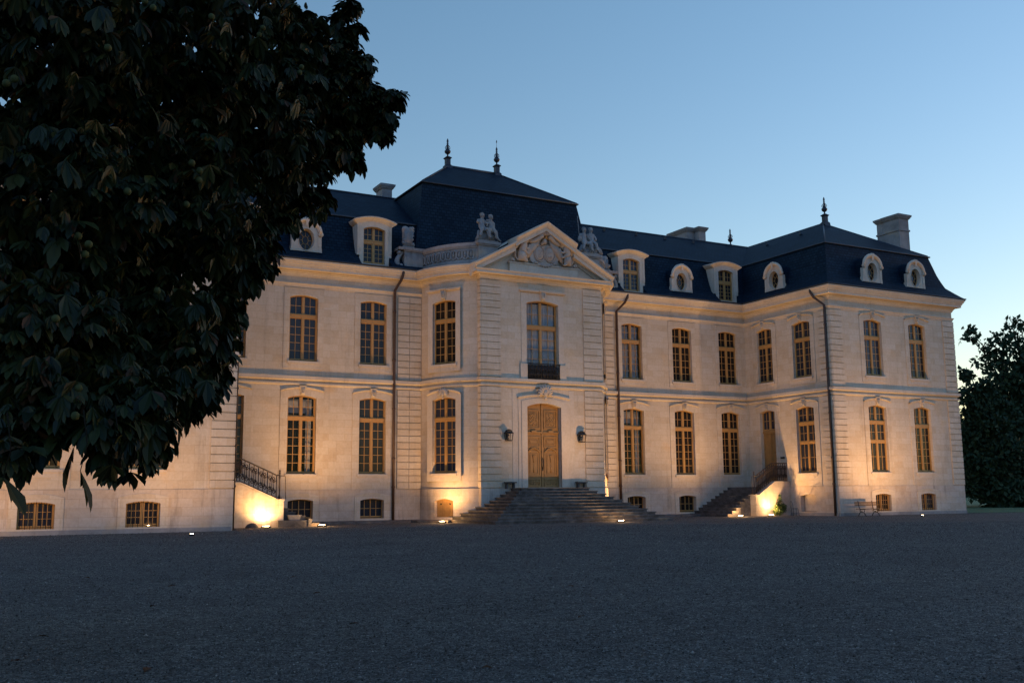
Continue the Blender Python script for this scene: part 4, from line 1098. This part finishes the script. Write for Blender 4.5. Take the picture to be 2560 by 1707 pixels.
def pebbles():
    n = 200000; cx, cy = CAM['p'][0], CAM['p'][1]
    d = 3.6+46*rng.random(n)**1.7; a = CAM['yaw']+rng.uniform(-.50, .50, n)
    x = cx+d*np.sin(a)/np.cos(a-CAM['yaw']); y = cy+d*np.cos(a)/np.cos(a-CAM['yaw'])
    sz = rng.uniform(.0038, .0085, n)*(1+rng.random(n)**6*1.2)*(.8+d*.025)
    base = np.array([(1, 0, 0), (0, 1, 0), (-1, 0, 0), (0, -1, 0), (0, 0, .75), (0, 0, -.5)])
    V = base[None]*sz[:, None, None]*rng.uniform(.6, 1.35, (n, 6, 1)); t = rng.uniform(0, 6.28, n); c, s_ = np.cos(t)[:, None], np.sin(t)[:, None]
    vx = V[:, :, 0]*c-V[:, :, 1]*s_*.75+x[:, None]; vy = V[:, :, 0]*s_+V[:, :, 1]*c*.75+y[:, None]; vz = V[:, :, 2]+GZ+sz[:, None]*.25
    P = np.stack([vx, vy, vz], 2).reshape(-1, 3).astype(np.float32)
    tri = np.array([(0, 1, 4), (1, 2, 4), (2, 3, 4), (3, 0, 4), (1, 0, 5), (2, 1, 5), (3, 2, 5), (0, 3, 5)])
    F = (tri[None]+6*np.arange(n)[:, None, None]).reshape(-1, 3).astype(np.int32)
    me = bpy.data.meshes.new('loose_gravel'); me.vertices.add(len(P)); me.vertices.foreach_set('co', P.ravel())
    me.loops.add(F.size); me.loops.foreach_set('vertex_index', F.ravel()); me.polygons.add(len(F))
    me.polygons.foreach_set('loop_start', np.arange(0, F.size, 3, dtype=np.int32)); me.polygons.foreach_set('loop_total', np.full(len(F), 3, dtype=np.int32))
    me.update(calc_edges=True); me.validate()
    m, nn, b = mat('gravel_stones'); geo = N(nn, 'ShaderNodeNewGeometry')
    pm_ = N(nn, 'ShaderNodeMix', data_type='RGBA', blend_type='MULTIPLY'); pm_.inputs[0].default_value = 1.0
    nn.links.new(ramp(nn, noise(nn, geo.outputs['Position'], .42, 6, .68), [(.36, (.55, .54, .54)), (.52, (1, 1, 1)), (.68, (1.25, 1.22, 1.16))]), pm_.inputs[7])
    nn.links.new(ramp(nn, geo.outputs['Random Per Island'], [(0, (.034, .031, .026)), (.5, (.096, .089, .075)), (.88, (.165, .155, .132)), (1, (.33, .315, .275))]), pm_.inputs[6]); nn.links.new(pm_.outputs[2], b.inputs['Base Color'])
    b.inputs['Roughness'].default_value = .9; b.inputs['Specular IOR Level'].default_value = .15
    me.materials.append(m); o = bpy.data.objects.new('loose_gravel', me); COL.objects.link(o); tag(o, kind='stuff')
pebbles()

# front steps
fs = empty('front_steps', (0, -5, GZ), label='broad weathered stone steps spreading below the ochre front door', cat='steps')
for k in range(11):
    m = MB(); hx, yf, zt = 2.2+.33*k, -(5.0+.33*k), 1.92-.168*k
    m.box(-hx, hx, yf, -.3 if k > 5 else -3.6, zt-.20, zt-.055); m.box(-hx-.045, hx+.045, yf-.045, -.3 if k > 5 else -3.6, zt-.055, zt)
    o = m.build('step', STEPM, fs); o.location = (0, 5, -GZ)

# side stairs against the wings
def side_stairs(s_, xe, label):
    root = empty('side_stairs', (s_*17, -1.8, 0), label=label, cat='steps')
    def add(mb, nm, m, par=root):
        o = mb.build(nm, m, par); 
        if par is root: o.location = (-s_*17, 1.8, 0)
        return o
    X = lambda a, b: (min(s_*a, s_*b), max(s_*a, s_*b))
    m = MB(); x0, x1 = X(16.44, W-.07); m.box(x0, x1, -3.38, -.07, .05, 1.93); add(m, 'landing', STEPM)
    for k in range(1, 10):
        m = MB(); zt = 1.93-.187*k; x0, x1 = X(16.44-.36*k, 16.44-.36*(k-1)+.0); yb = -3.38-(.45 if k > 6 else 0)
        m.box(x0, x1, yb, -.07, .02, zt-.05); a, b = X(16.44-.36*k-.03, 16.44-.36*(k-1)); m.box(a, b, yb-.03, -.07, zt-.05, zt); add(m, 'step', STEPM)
    m = MB()
    prof = [(W-.07, .0), (W-.07, 2.20), (17.18, 2.20), (xe, 1.38), (xe, .0)]
    V = [(s_*x, -3.86, z) for x, z in prof]+[(s_*x, -3.40, z) for x, z in prof]
    F = [tuple(range(5)), tuple(range(9, 4, -1))]+[(i, (i+1) % 5, 5+(i+1) % 5, 5+i) for i in range(5)]
    m.add(V, F); a, b = X(xe-.32, xe+.02); m.box(a, b, -3.90, -3.30, 0, 1.36); a, b = X(xe-.36, xe+.06); m.box(a, b, -3.94, -3.26, 1.36, 1.44)
    cp = [(W-.07, 2.20), (17.16, 2.20), (xe, 1.38)]
    for (xa, za), (xb, zb) in zip(cp, cp[1:]):
        m.add([(s_*xa, -3.89, za), (s_*xb, -3.89, zb), (s_*xb, -3.37, zb), (s_*xa, -3.37, za), (s_*xa, -3.89, za+.07), (s_*xb, -3.89, zb+.07), (s_*xb, -3.37, zb+.07), (s_*xa, -3.37, za+.07)],
              ((0, 1, 5, 4), (1, 2, 6, 5), (2, 3, 7, 6), (3, 0, 4, 7), (4, 5, 6, 7)))
    wl_ = add(m, 'stair_wall', STAIRW)
    # railing
    r = MB(); zb_ = lambda x: 2.27 if x > 17.17 else 2.27-(17.17-x)/(17.17-xe)*.82
    xs = [xe-.15]+[xe+(17.17-xe)*k/4 for k in range(0, 5)]+[17.17+(W-.12-17.17)*k/4 for k in range(1, 5)]
    Pm = lambda u, v: (s_*u, -3.63, zb_(max(u, xe))+.04+1.13*v)
    for a, b in zip(xs, xs[1:]):
        if b-a > .2: scroll_panel(r, Pm, a, b, .05, .97, .021)
    r.tube([Pm(x, 1) for x in (xe-.15, xe, 17.17, W-.1)], .036, 6); r.tube([Pm(x, .03) for x in (xe-.15, xe, 17.17, W-.1)], .02, 5)
    r.tube([Pm(W-.12, 0), Pm(W-.12, 1)], .018, 5)
    r.lathe([(.05, 1.40), (.05, 1.6), (.03, 1.7), (.035, 2.1), (.03, 2.4), (.045, 2.55), (.03, 2.6), (.03, 2.66), (.05, 2.72), (.03, 2.78), (.05, 2.83), (.0, 2.93)], (s_*(xe-.16), -3.63, 0), 8)
    # return of the rail at the stair foot
    r.tube([(s_*(xe-.16), -3.63, 2.60), (s_*(xe-.42), -3.72, 2.58), (s_*(xe-.45), -3.74, 1.44)], .02, 5)
    ro = add(r, 'railing', RUSTIRON); return root
side_stairs(-1, 15.35, 'stone stairs with scrolled iron railing on glaring lit wall, left side of the courtyard')
side_stairs(1, 15.80, 'stone stairs with scrolled iron railing and shrub at its wall, by the right wing')

# low stone block beside the left stairs, with a trough on it
m = MB(); m.box(-15.3, -13.75, -4.0, -3.5, .03, .40); m.box(-13.80, -13.66, -4.05, -3.45, .03, .47); tag(m.build('low_wall', STEPM), 'low dark stone kerb wall running right from the left stairs', 'low wall')
m = MB()
V = [(-14.75, -3.85), (-14.15, -3.85), (-14.15, -3.6), (-14.75, -3.6)]
m.frust((-14.45, -3.74, .40), (.26, .10), (-14.45, -3.74, .62), (.32, .14)); m.box(-14.79, -14.11, -3.90, -3.58, .62, .66)
tag(m.build('stone_trough', OLD), 'small stone trough standing on the low kerb wall', 'trough')
m = MB(); m.ball((-16.75, -4.55, .06), (.33, .22, .26), 16, 10, nz=.06); tag(m.build('lamp_cover', STEPM), 'low dark rounded cover beside the brightest floodlight', 'lamp_cover')  # low dome taken for a floodlight's housing, not a natural stone

# ------------------------------------------------------------------ floodlights
def floodlight(loc, aim, watts, label, angle=120, soft=None, blend=1.0, lens=14, r=.20, col=(1, .575, .25), raise_=.0, size=.06, glow=0):
    root = empty('floodlight', loc, label=label, cat='floodlight', group='floodlights sunk in the courtyard ground')
    m = MB(); m.lathe([(r*1.25, 0), (r*1.25, .05), (r*1.1, .075), (r*1.02, .075), (r*1.0, .05), (0.001, .045)], n=20); m.build('housing', IRON, root)
    g = MB(); g.lathe([(r, .05), (r*.98, .062), (r*.7, .078), (.001, .085)], n=20); g.build('lens', LENS, root)
    li = bpy.data.lights.new('lamp', 'SPOT'); li.energy = watts; li.color = col; li.spot_size = R(angle); li.spot_blend = blend; li.shadow_soft_size = soft or size
    lo = bpy.data.objects.new('lamp', li); COL.objects.link(lo); lo.parent = root; lo.location = (0, 0, .13)
    d = Vector(aim)-Vector(loc); lo.rotation_euler = d.to_track_quat('-Z', 'Y').to_euler()
    if glow:
        gl = bpy.data.lights.new('stray_light', 'POINT'); gl.energy = glow; gl.color = col; gl.shadow_soft_size = .12
        go = bpy.data.objects.new('stray_light', gl); COL.objects.link(go); go.parent = root; go.location = (0, -.05, .26)
    return root
K = .97
FL = [
 ((-21.2, -12.9, GZ), (-21.0, -8, 6.5), 370, 'floodlight in the gravel before the wall of the tree-shaded left wing', 122, 0),
 ((-29.6, -12.6, GZ), (-27.0, -8, 6.0), 370, 'added unseen floodlight in the gravel before the far left basement window', 130, 0),  # extra lamp outside the view, put in to light the left wing
 ((-16.05, -4.50, GZ), (-15.9, -1.5, 9.0), 225, 'floodlight glaring against the left stair wall', 140, 5),
 ((-13.20, -4.35, GZ), (-10.8, 0, 13.0), 640, 'floodlight at the right end of the low kerb wall', 120, 8),
 ((-6.2, -3.4, GZ+.02), (-5.0, -1.6, 8.5), 250, 'floodlight before the little cellar door', 125, 10),
 ((1.6, -9.0, GZ), (0.3, -3.8, 12.5), 580, 'floodlight in front of the lowest front step', 110, 7),
 ((6.3, -3.6, GZ), (5.6, -1.8, 9.5), 380, 'floodlight hidden behind the right end of the front steps', 130, 2),
 ((13.7, -4.45, GZ), (11.8, 0, 13.0), 720, 'floodlight at the foot of the right side stairs', 120, 13),
 ((16.25, -4.40, GZ), (18.3, -4.9, 9.0), 300, 'floodlight against the right stair wall beside the shrub', 140, 5),
 ((20.6, -12.4, GZ), (24.0, -8, 13.5), 800, 'floodlight in the gravel before the bench of the right wing', 155, 0),
]
for a in FL: floodlight(a[0], a[1], a[2]*K, a[3], a[4], r=.20 if a[5] else .085, glow=a[5]*K*2.2, soft=.30 if a[5] == 13 else None)

# ------------------------------------------------------------------ small things
def lantern(x, label):
    root = empty('wall_lantern', (x, -PF-.03, 4.5), label=label, cat='lantern', group='lanterns beside the front door')
    m = MB(); y = -.22
    for sx in (-1, 1):
        for sy in (-1, 1): m.tube([(sx*.15, y+sy*.13, .05), (sx*.20, y+sy*.17, .46)], .016, 4)
    for z, a, b in ((.05, .15, .13), (.46, .20, .17)):
        P = [(-a, y-b, z), (a, y-b, z), (a, y+b, z), (-a, y+b, z)]; m.tube(P, .02, 4, closed=True)
    m.frust((0, y, .46), (.23, .20), (0, y, .56), (.14, .12)); m.frust((0, y, .56), (.14, .12), (0, y, .60), (.16, .14)); m.frust((0, y, .60), (.16, .14), (0, y, .68), (.05, .05))
    m.box(-.15, .15, y-.13, y+.13, .02, .05); m.box(-.05, .05, -.22, .03, .30, .36); m.box(-.07, .07, -.02, .03, .1, .5)
    m.tube([(0, y, .05), (0, y, .22)], .02, 5)
    m.build('lantern_frame', IRON, root)
    g = MB(); 
    for sx in (-1, 1): g.quad((sx*.15, y-.13, .06), (sx*.15, y+.13, .06), (sx*.195, y+.165, .45), (sx*.195, y-.165, .45))
    g.quad((-.15, y-.13, .06), (.15, y-.13, .06), (.195, y-.165, .45), (-.195, y-.165, .45)); g.build('lantern_glass', CLEAR, root)
lantern(-2.42, 'black wall lantern left of the front door'); lantern(2.38, 'black wall lantern right of the front door')
for s_, t in ((-1, 'left'), (1, 'right')):
    m = MB(); x = s_*2.33; m.box(x-.33, x+.33, -PF-.38, -PF-.06, 2.20, 2.27); m.box(x-.26, x-.18, -PF-.3, -PF-.06, 1.90, 2.20); m.box(x+.18, x+.26, -PF-.3, -PF-.06, 1.90, 2.20)
    tag(m.build('stone_bench', STEPM), 'small dark stone bench against the wall just %s of the front door' % t, 'bench', 'stone benches beside the front door')
m = MB(); m.box(-.03, 0, -.18, .18, -.06, .06); m.box(-.04, -.03, -.16, .16, -.045, .045)
tag(m.build('wall_plaque', IRON, None, (W-.01, -3.22, 3.82)), 'small dark plaque on the wall beside the side door', 'plaque')

def bench():
    root = empty('garden_bench', (19.75, -9.15, GZ), label='wooden slatted garden bench with curled iron legs at the right wing wall', cat='bench')
    b = MB()
    for k in range(2): b.box(-.92, .92, .20+.02*k, .24+.02*k, .62+.13*k, .73+.13*k)
    b.build('backrest', WOODM, root); s = MB()
    for k in range(4): s.box(-.92, .92, -.30+.12*k, -.20+.12*k, .42, .455)
    s.build('seat', WOODM, root)
    for x in (-.62, .55):
        l = MB()
        l.tube([(x, .26, 0), (x, .20, .12), (x, .10, .25), (x, .12, .40), (x, .17, .50), (x, .20, .70), (x, .25, .92)], .025, 6)
        l.tube([(x, -.36, 0), (x, -.28, .10), (x, -.18, .22), (x, -.24, .34), (x, -.30, .41), (x, .12, .41)], .025, 6)
        l.tube([(x, -.18, .22), (x, -.02, .26), (x, .10, .25)], .02, 5); l.ball((x, -.02, .27), .05, 6, 5)
        l.build('leg', IRON, root)
bench()
def chair():
    root = empty('metal_chair', (17.45, -5.25, GZ), rz=R(70), label='slender iron chair beside the shrub, by the right wing side', cat='chair')
    s = MB(); s.lathe([(.001, .44), (.20, .44), (.21, .455), (.20, .47), (.001, .47)], n=16); s.build('seat', IRON, root)
    for sx, sy in ((-1, -1), (1, -1), (-1, 1), (1, 1)):
        l = MB(); l.tube([(sx*.15, sy*.15, .44), (sx*.17, sy*.17, .2), (sx*.20, sy*.20, 0)], .013, 5); l.build('leg', IRON, root)
    b = MB(); b.tube([(-.18, .18, .45), (-.19, .22, .75), (-.10, .24, .90), (0, .24, .94), (.10, .24, .90), (.19, .22, .75), (.18, .18, .45)], .013, 5)
    b.tube([(0, .2, .45), (0, .24, .94)], .01, 4); b.build('backrest', IRON, root)
chair()

# ------------------------------------------------------------------ vegetation
def leafset(P, size, mode, jitter=.35):
    """build leaf faces: P points; mode 'palm' (drooping five to seven leaflets), 'oval' single leaves; returns verts, faces"""
    V, F = [], []
    for p in P:
        p = Vector(p); s = size*(1+jitter*(random.random()-.5)*2)
        if mode == 'palm':
            az = random.random()*6.283; tilt = random.uniform(.25, 1.75); k = random.choice((5, 6, 7, 7))
            ax = Vector((math.cos(az)*math.sin(tilt), math.sin(az)*math.sin(tilt), -math.cos(tilt)))      # hangs outwards and down
            side = Vector((-math.sin(az), math.cos(az), 0)); nrm = ax.cross(side)
            for i in range(k):
                t = (i-(k-1)/2)/((k-1)/2); a = t*random.uniform(1.15, 1.5)
                d = (ax*math.cos(a)+side*math.sin(a)); d.z -= .10+.60*random.random(); d.normalize()
                l = s*(1-.42*abs(t))*random.uniform(.85, 1.1); wd = l*.20; sd = d.cross(nrm).normalized(); up = sd.cross(d).normalized()
                if random.random() < .5: sd = (sd+up*random.uniform(-.5, .5)).normalized()
                leaflet(V, F, p, d, sd, sd.cross(d), l, wd)
        else:
            d = Vector((random.gauss(0, 1), random.gauss(0, 1), random.gauss(-.3, 1))).normalized(); sd = d.orthogonal().normalized()
            sd = (Matrix.Rotation(random.random()*6.28, 3, d) @ sd)
            leaflet(V, F, p, d, sd, sd.cross(d), s, s*.32, simple=True)
    return V, F
def leaflet(V, F, p, d, sd, up, l, wd, simple=False):
    o = len(V)
    if simple:
        for t, k in ((0, 0), (.5, 1), (1, 0)):
            c = p+d*(l*t)
            if k: V += [tuple(c-sd*wd+up*wd*.3), tuple(c+sd*wd+up*wd*.3)]
            else: V.append(tuple(c))
        F += [(o, o+1, o+3), (o, o+3, o+2)]
        return
    st = ((.0, .10, 0), (.35, .55, -.02), (.66, 1.0, -.09), (.88, .62, -.17), (1.0, .0, -.24))
    for t, k, dr in st:
        c = p+d*(l*t)+Vector((0, 0, dr*l))
        if k == 0: V.append(tuple(c))
        else: V += [tuple(c-sd*wd*k+up*wd*k*.35), tuple(c), tuple(c+sd*wd*k+up*wd*k*.35)]
    for i in range(3):
        a, b = o+3*i, o+3*i+3
        F += [(a, a+1, b+1, b), (a+1, a+2, b+2, b+1)]
    a = o+9; F += [(a, a+1, o+12), (a+1, a+2, o+12)]
def in_blobs(blobs, n, shell=.55, wgt=2.2):
    w_ = np.array([b[3]**wgt for b in blobs]); w_ /= w_.sum(); out = []
    for i in rng.choice(len(blobs), n, p=w_):
        x, y, z, r = blobs[i]; d = rng.normal(size=3); d /= np.linalg.norm(d); rr = r*(shell+(1-shell)*rng.random()**.6)
        out.append((x+d[0]*rr, y+d[1]*rr, z+d[2]*rr))
    return out
def raw_mesh(name, V, F, m, parent):
    me = bpy.data.meshes.new(name); me.from_pydata(V, [], F); me.materials.append(m); me.update()
    o = bpy.data.objects.new(name, me); COL.objects.link(o); o.parent = parent; return o

BL = [(-29.01, -46.79, 4.62, 0.71), (-28.96, -46.86, 3.5, 0.72), (-28.95, -47.14, 2.47, 0.56), (-28.09, -46.21, 5.05, 0.73), (-28.05, -46.26, 3.85, 0.68), (-28.26, -46.64, 2.7, 0.54), (-26.98, -44.9, 5.94, 0.47), (-27.1, -45.12, 4.92, 0.61), (-27.34, -45.25, 3.77, 0.41), (-27.65, -45.62, 2.89, 0.29), (-26.2, -44.2, 6.1, 0.4), (-26.05, -44.35, 6.52, 0.18), (-26.12, -44.18, 5.71, 0.42), (-25.68, -44.2, 5.81, 0.2), (-26.03, -44.15, 5.29, 0.27), (-25.66, -44.16, 5.54, 0.12), (-26.49, -44.38, 4.74, 0.28), (-26.75, -44.53, 4.4, 0.24), (-27.18, -45.06, 3.5, 0.13), (-27.43, -45.47, 2.67, 0.07), (-27.58, -45.6, 2.53, 0.17), (-29.1, -47.66, 1.9, 0.19), (-28.8, -47.71, 1.96, 0.22), (-28.46, -47.57, 2.03, 0.26), (-28.11, -46.9, 2.4, 0.29), (-27.76, -45.94, 2.41, 0.16), (-26.93, -45.07, 5.48, 0.38), (-27.47, -45.31, 3.19, 0.23), (-29.17, -48.04, 1.71, 0.1), (-28.61, -47.8, 1.82, 0.14), (-28.29, -47.4, 1.85, 0.11), (-27.19, -45.13, 3.93, 0.24), (-25.92, -44.35, 6.1, 0.21), (-26.67, -44.87, 6.16, 0.24), (-25.55, -44.26, 5.78, 0.11), (-25.86, -44.22, 5.15, 0.1), (-28.62, -47.3, 2.18, .26), (-28.95, -47.5, 2.2, .28), (-28.2, -47.0, 2.28, .24), (-27.95, -46.5, 2.3, .2), (-29.2, -47.3, 2.6, .4), (-28.4, -45.6, 3.1, .6), (-28.2, -45.4, 3.9, .6), (-27.7, -45.2, 4.6, .5), (-28.7, -46.0, 2.9, .5)]
OFF = [(-30.4, -46.2, 4.2, 1.1), (-30.2, -45.6, 5.9, 1.2), (-31.5, -44.5, 4.6, 1.5), (-28.4, -44.3, 6.2, 1.0), (-29.5, -43.6, 7.4, 1.6), (-27.2, -43.6, 7.6, 1.0), (-31.8, -42.8, 6.6, 1.6), (-30.2, -46.4, 2.7, .8), (-28.0, -45.3, 7.2, .9), (-26.9, -42.8, 7.2, .8)]
BL = [(x, y, z+(.05 if z < 2.2 else 0), r) for x, y, z, r in BL]
for b in BL[10:17]:
    for k in range(3):
        a = random.uniform(-1.2, 1.5); BL.append((b[0]+math.cos(a)*b[3]*1.12, b[1]+random.uniform(-.2, .2), b[2]+math.sin(a)*b[3]*1.12, random.uniform(.07, .13)))
def chestnut():
    root = empty('chestnut_tree', (-31.2, -43.8, GZ), label='huge dark horse chestnut hanging over the courtyard on the left', cat='tree')
    inv = Vector((31.2, 43.8, -GZ))
    t = MB(); t.tube([(0, 0, -.1), (.05, 0, .8), (.1, .1, 2.2), (.0, .2, 4.2), (.1, .1, 6.2), (.1, 0, 8.4)], [.48, .36, .32, .27, .2, .1], 12)
    for k in range(46):
        b = random.choice([q for q in BL+OFF if q[3] > .27])
        e = Vector(b[:3])+inv; s0 = Vector((0, .1, min(6.5, max(2.0, e.z*.8)))); mid = s0.lerp(e, .55)+Vector((0, 0, .35))
        t.tube([s0, s0.lerp(mid, .5)+Vector((0, 0, .15)), mid, e], [.085, .06, .04, .012], 6)
    t.build('trunk', BARK, root)
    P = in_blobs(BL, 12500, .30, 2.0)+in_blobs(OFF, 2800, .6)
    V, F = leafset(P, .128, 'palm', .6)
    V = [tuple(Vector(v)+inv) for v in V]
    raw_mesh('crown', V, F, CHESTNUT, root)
    # twigs and single leaves hanging below the crown
    for (x, y, z) in ((-28.62, -47.9, 1.70), (-28.80, -48.0, 1.66), (-29.20, -48.2, 1.62), (-28.36, -47.5, 1.72), (-28.50, -47.8, 1.66)):
        tw = MB(); tw.tube([Vector((x, y, z+.35))+inv, Vector((x+.03, y, z+.15))+inv, Vector((x, y, z))+inv], [.006, .004, .003], 4)
        o = tw.build('twig', TWIGM, root)
        V, F = leafset([(x, y, z)], .16, 'palm'); raw_mesh('leaf_spray', [tuple(Vector(v)+inv) for v in V], F, CHESTNUT, root)
    # spiny fruit in small clusters
    seen = [b for b in BL if b[3] > .2]
    cam = Vector(CAM['p'])
    for k in range(36):
        b = seen[k % len(seen)]; c = Vector(b[:3]); d = (cam-c).normalized(); d += Vector((random.uniform(-.7, .7), random.uniform(-.3, .3), random.uniform(-.6, .6))); d.normalize()
        c = c+d*(b[3]*1.08); m = MB()
        for j in range(random.choice((1, 2, 3))): m.ball(tuple(c+inv+Vector((random.uniform(-.05, .05), random.uniform(-.03, .03), -.055*j))), .026, 9, 7, nz=.06)
        m.build('fruit_cluster', HUSK, root)
chestnut()

def far_tree(name, base, blobs, n, size, label, limbs=10):
    root = empty(name, base, label=label, cat='tree', group='dark trees beyond the lawn')
    b0 = Vector(base); t = MB(); top = max(b[2] for b in blobs)-b0.z
    t.tube([(0, 0, -.1), (.1, 0, top*.25), (0, .1, top*.55), (.1, 0, top*.85)], [.45, .35, .22, .06], 9)
    for b in blobs[:limbs*2]:
        e = Vector(b[:3])-b0; s0 = Vector((0, 0, max(1.2, e.z*.55))); t.tube([s0, s0.lerp(e, .55)+Vector((0, 0, .4)), e], [.16, .09, .03], 5)
    t.build('trunk', BARK, root)
    V, F = leafset(in_blobs(blobs, n, .25, 2.4), size, 'oval'); raw_mesh('crown', [tuple(Vector(v)-b0) for v in V], F, FARLEAF, root)
TREES = [[(61.52, 8.27), [(57.83, 6.54, 14.75, 1.84), (55.48, 7.81, 14.78, 1.15), (53.28, 7.68, 15.77, 0.65), (52.63, 8.0, 15.94, 0.36), (57.16, 6.55, 16.78, 0.57), (57.86, 6.14, 16.98, 0.74), (56.54, 7.65, 12.34, 1.97), (59.36, 7.54, 10.79, 2.9), (60.97, 6.11, 14.05, 2.9), (57.94, 7.76, 7.26, 3.07), (62.07, 6.5, 8.31, 3.73), (64.95, 5.36, 12.49, 3.35), (58.37, 8.19, 3.41, 3.07), (62.4, 7.23, 2.99, 3.31), (56.36, 7.26, 15.17, 0.57), (55.32, 8.14, 13.36, 0.82)]], [(52.5, 6.3), [(49.08, 5.2, 9.97, 1.0), (48.55, 5.25, 11.38, 0.35), (48.26, 5.36, 11.61, 0.19), (50.06, 5.03, 7.87, 1.73), (49.21, 5.75, 6.37, 1.15), (50.13, 5.64, 4.08, 1.73), (51.82, 5.19, 1.4, 1.92), (49.6, 6.32, 1.81, 1.0), (51.6, 4.72, 4.82, 1.92), (53.56, 4.38, 0.63, 1.92), (49.55, 4.85, 10.54, 0.54), (50.62, 4.43, 9.58, 0.85)]]]
for T_ in TREES:
    for b in list(T_[1]):
        for k in range(2):
            a = random.uniform(-.6, 3.6); T_[1].append((b[0]+math.cos(a)*b[3]*1.1, b[1]-math.cos(a)*b[3]*.5, b[2]+math.sin(a)*b[3]*1.15, random.uniform(.25, .6)))
far_tree('dark_tree', (TREES[0][0][0], TREES[0][0][1], GZ), TREES[0][1]+[(68.0, 8.5, 6.4, 5.5), (60.5, 12.5, 6.0, 5.0), (64, 10, 9, 5.5)], 24000, .50, 'tall dark ragged tree right of the right wing, reaching highest')
far_tree('dark_tree', (TREES[1][0][0], TREES[1][0][1], GZ), TREES[1][1]+[(56, 10.5, 4.6, 3.2), (53, 12, 4.4, 3.0)], 20000, .46, 'lower dark bushy tree close behind the right wing corner')

def bush():
    root = empty('shrub', (17.1, -4.25, GZ), label='green leafy shrub lit at the foot of the right stair wall', cat='shrub')
    bl = [(-.05, 0, .35, .34), (.25, 0, .45, .28), (-.28, 0, .28, .22), (.08, .05, .75, .22), (.12, .05, 1.05, .15), (.10, .05, 1.30, .09), (.42, .02, .62, .16), (-.2, .02, .62, .14)]
    s = MB()
    for b in bl: s.tube([(0, 0, 0), (b[0]*.4, 0, b[2]*.5), b[:3]], [.018, .012, .004], 5)
    s.build('stem', BARK, root)
    V, F = leafset(in_blobs(bl, 1500, .3), .085, 'oval'); raw_mesh('foliage', V, F, BUSHLEAF, root)
bush()

# fallen leaves
lp = [(-29.6, -46.5), (-28.9, -44.2), (-28.6, -42.5), (-27.9, -45.2), (-27.0, -40.1), (-26.9, -47.6), (-26.2, -37.0), (-25.4, -43.3), (-28.2, -48.9), (-27.7, -49.3), (-26.05, -49.15), (-29.1, -40.2), (-24.6, -39.5), (-28.7, -49.6), (-25.5, -46.7), (-27.3, -34.2), (-24.0, -36.3), (-22.9, -44.0), (-29.3, -37.2), (-21.0, -40.5)]
for i, (x, y) in enumerate(lp):
    V, F = [], []
    a = random.random()*6.28
    leaflet(V, F, Vector((0, 0, .012)), Vector((math.cos(a), math.sin(a), .12)).normalized(), Vector((-math.sin(a), math.cos(a), random.uniform(-.3, .3))).normalized(), Vector((0, 0, 1)), .13 if i != 10 else .17, .035)
    o = raw_mesh('fallen_leaf', V, F, DRYLEAF, None); o.location = (x, y, GZ+.03); tag(o, 'curled brown leaf fallen on the grey gravel', 'leaf', 'leaves fallen on the gravel')
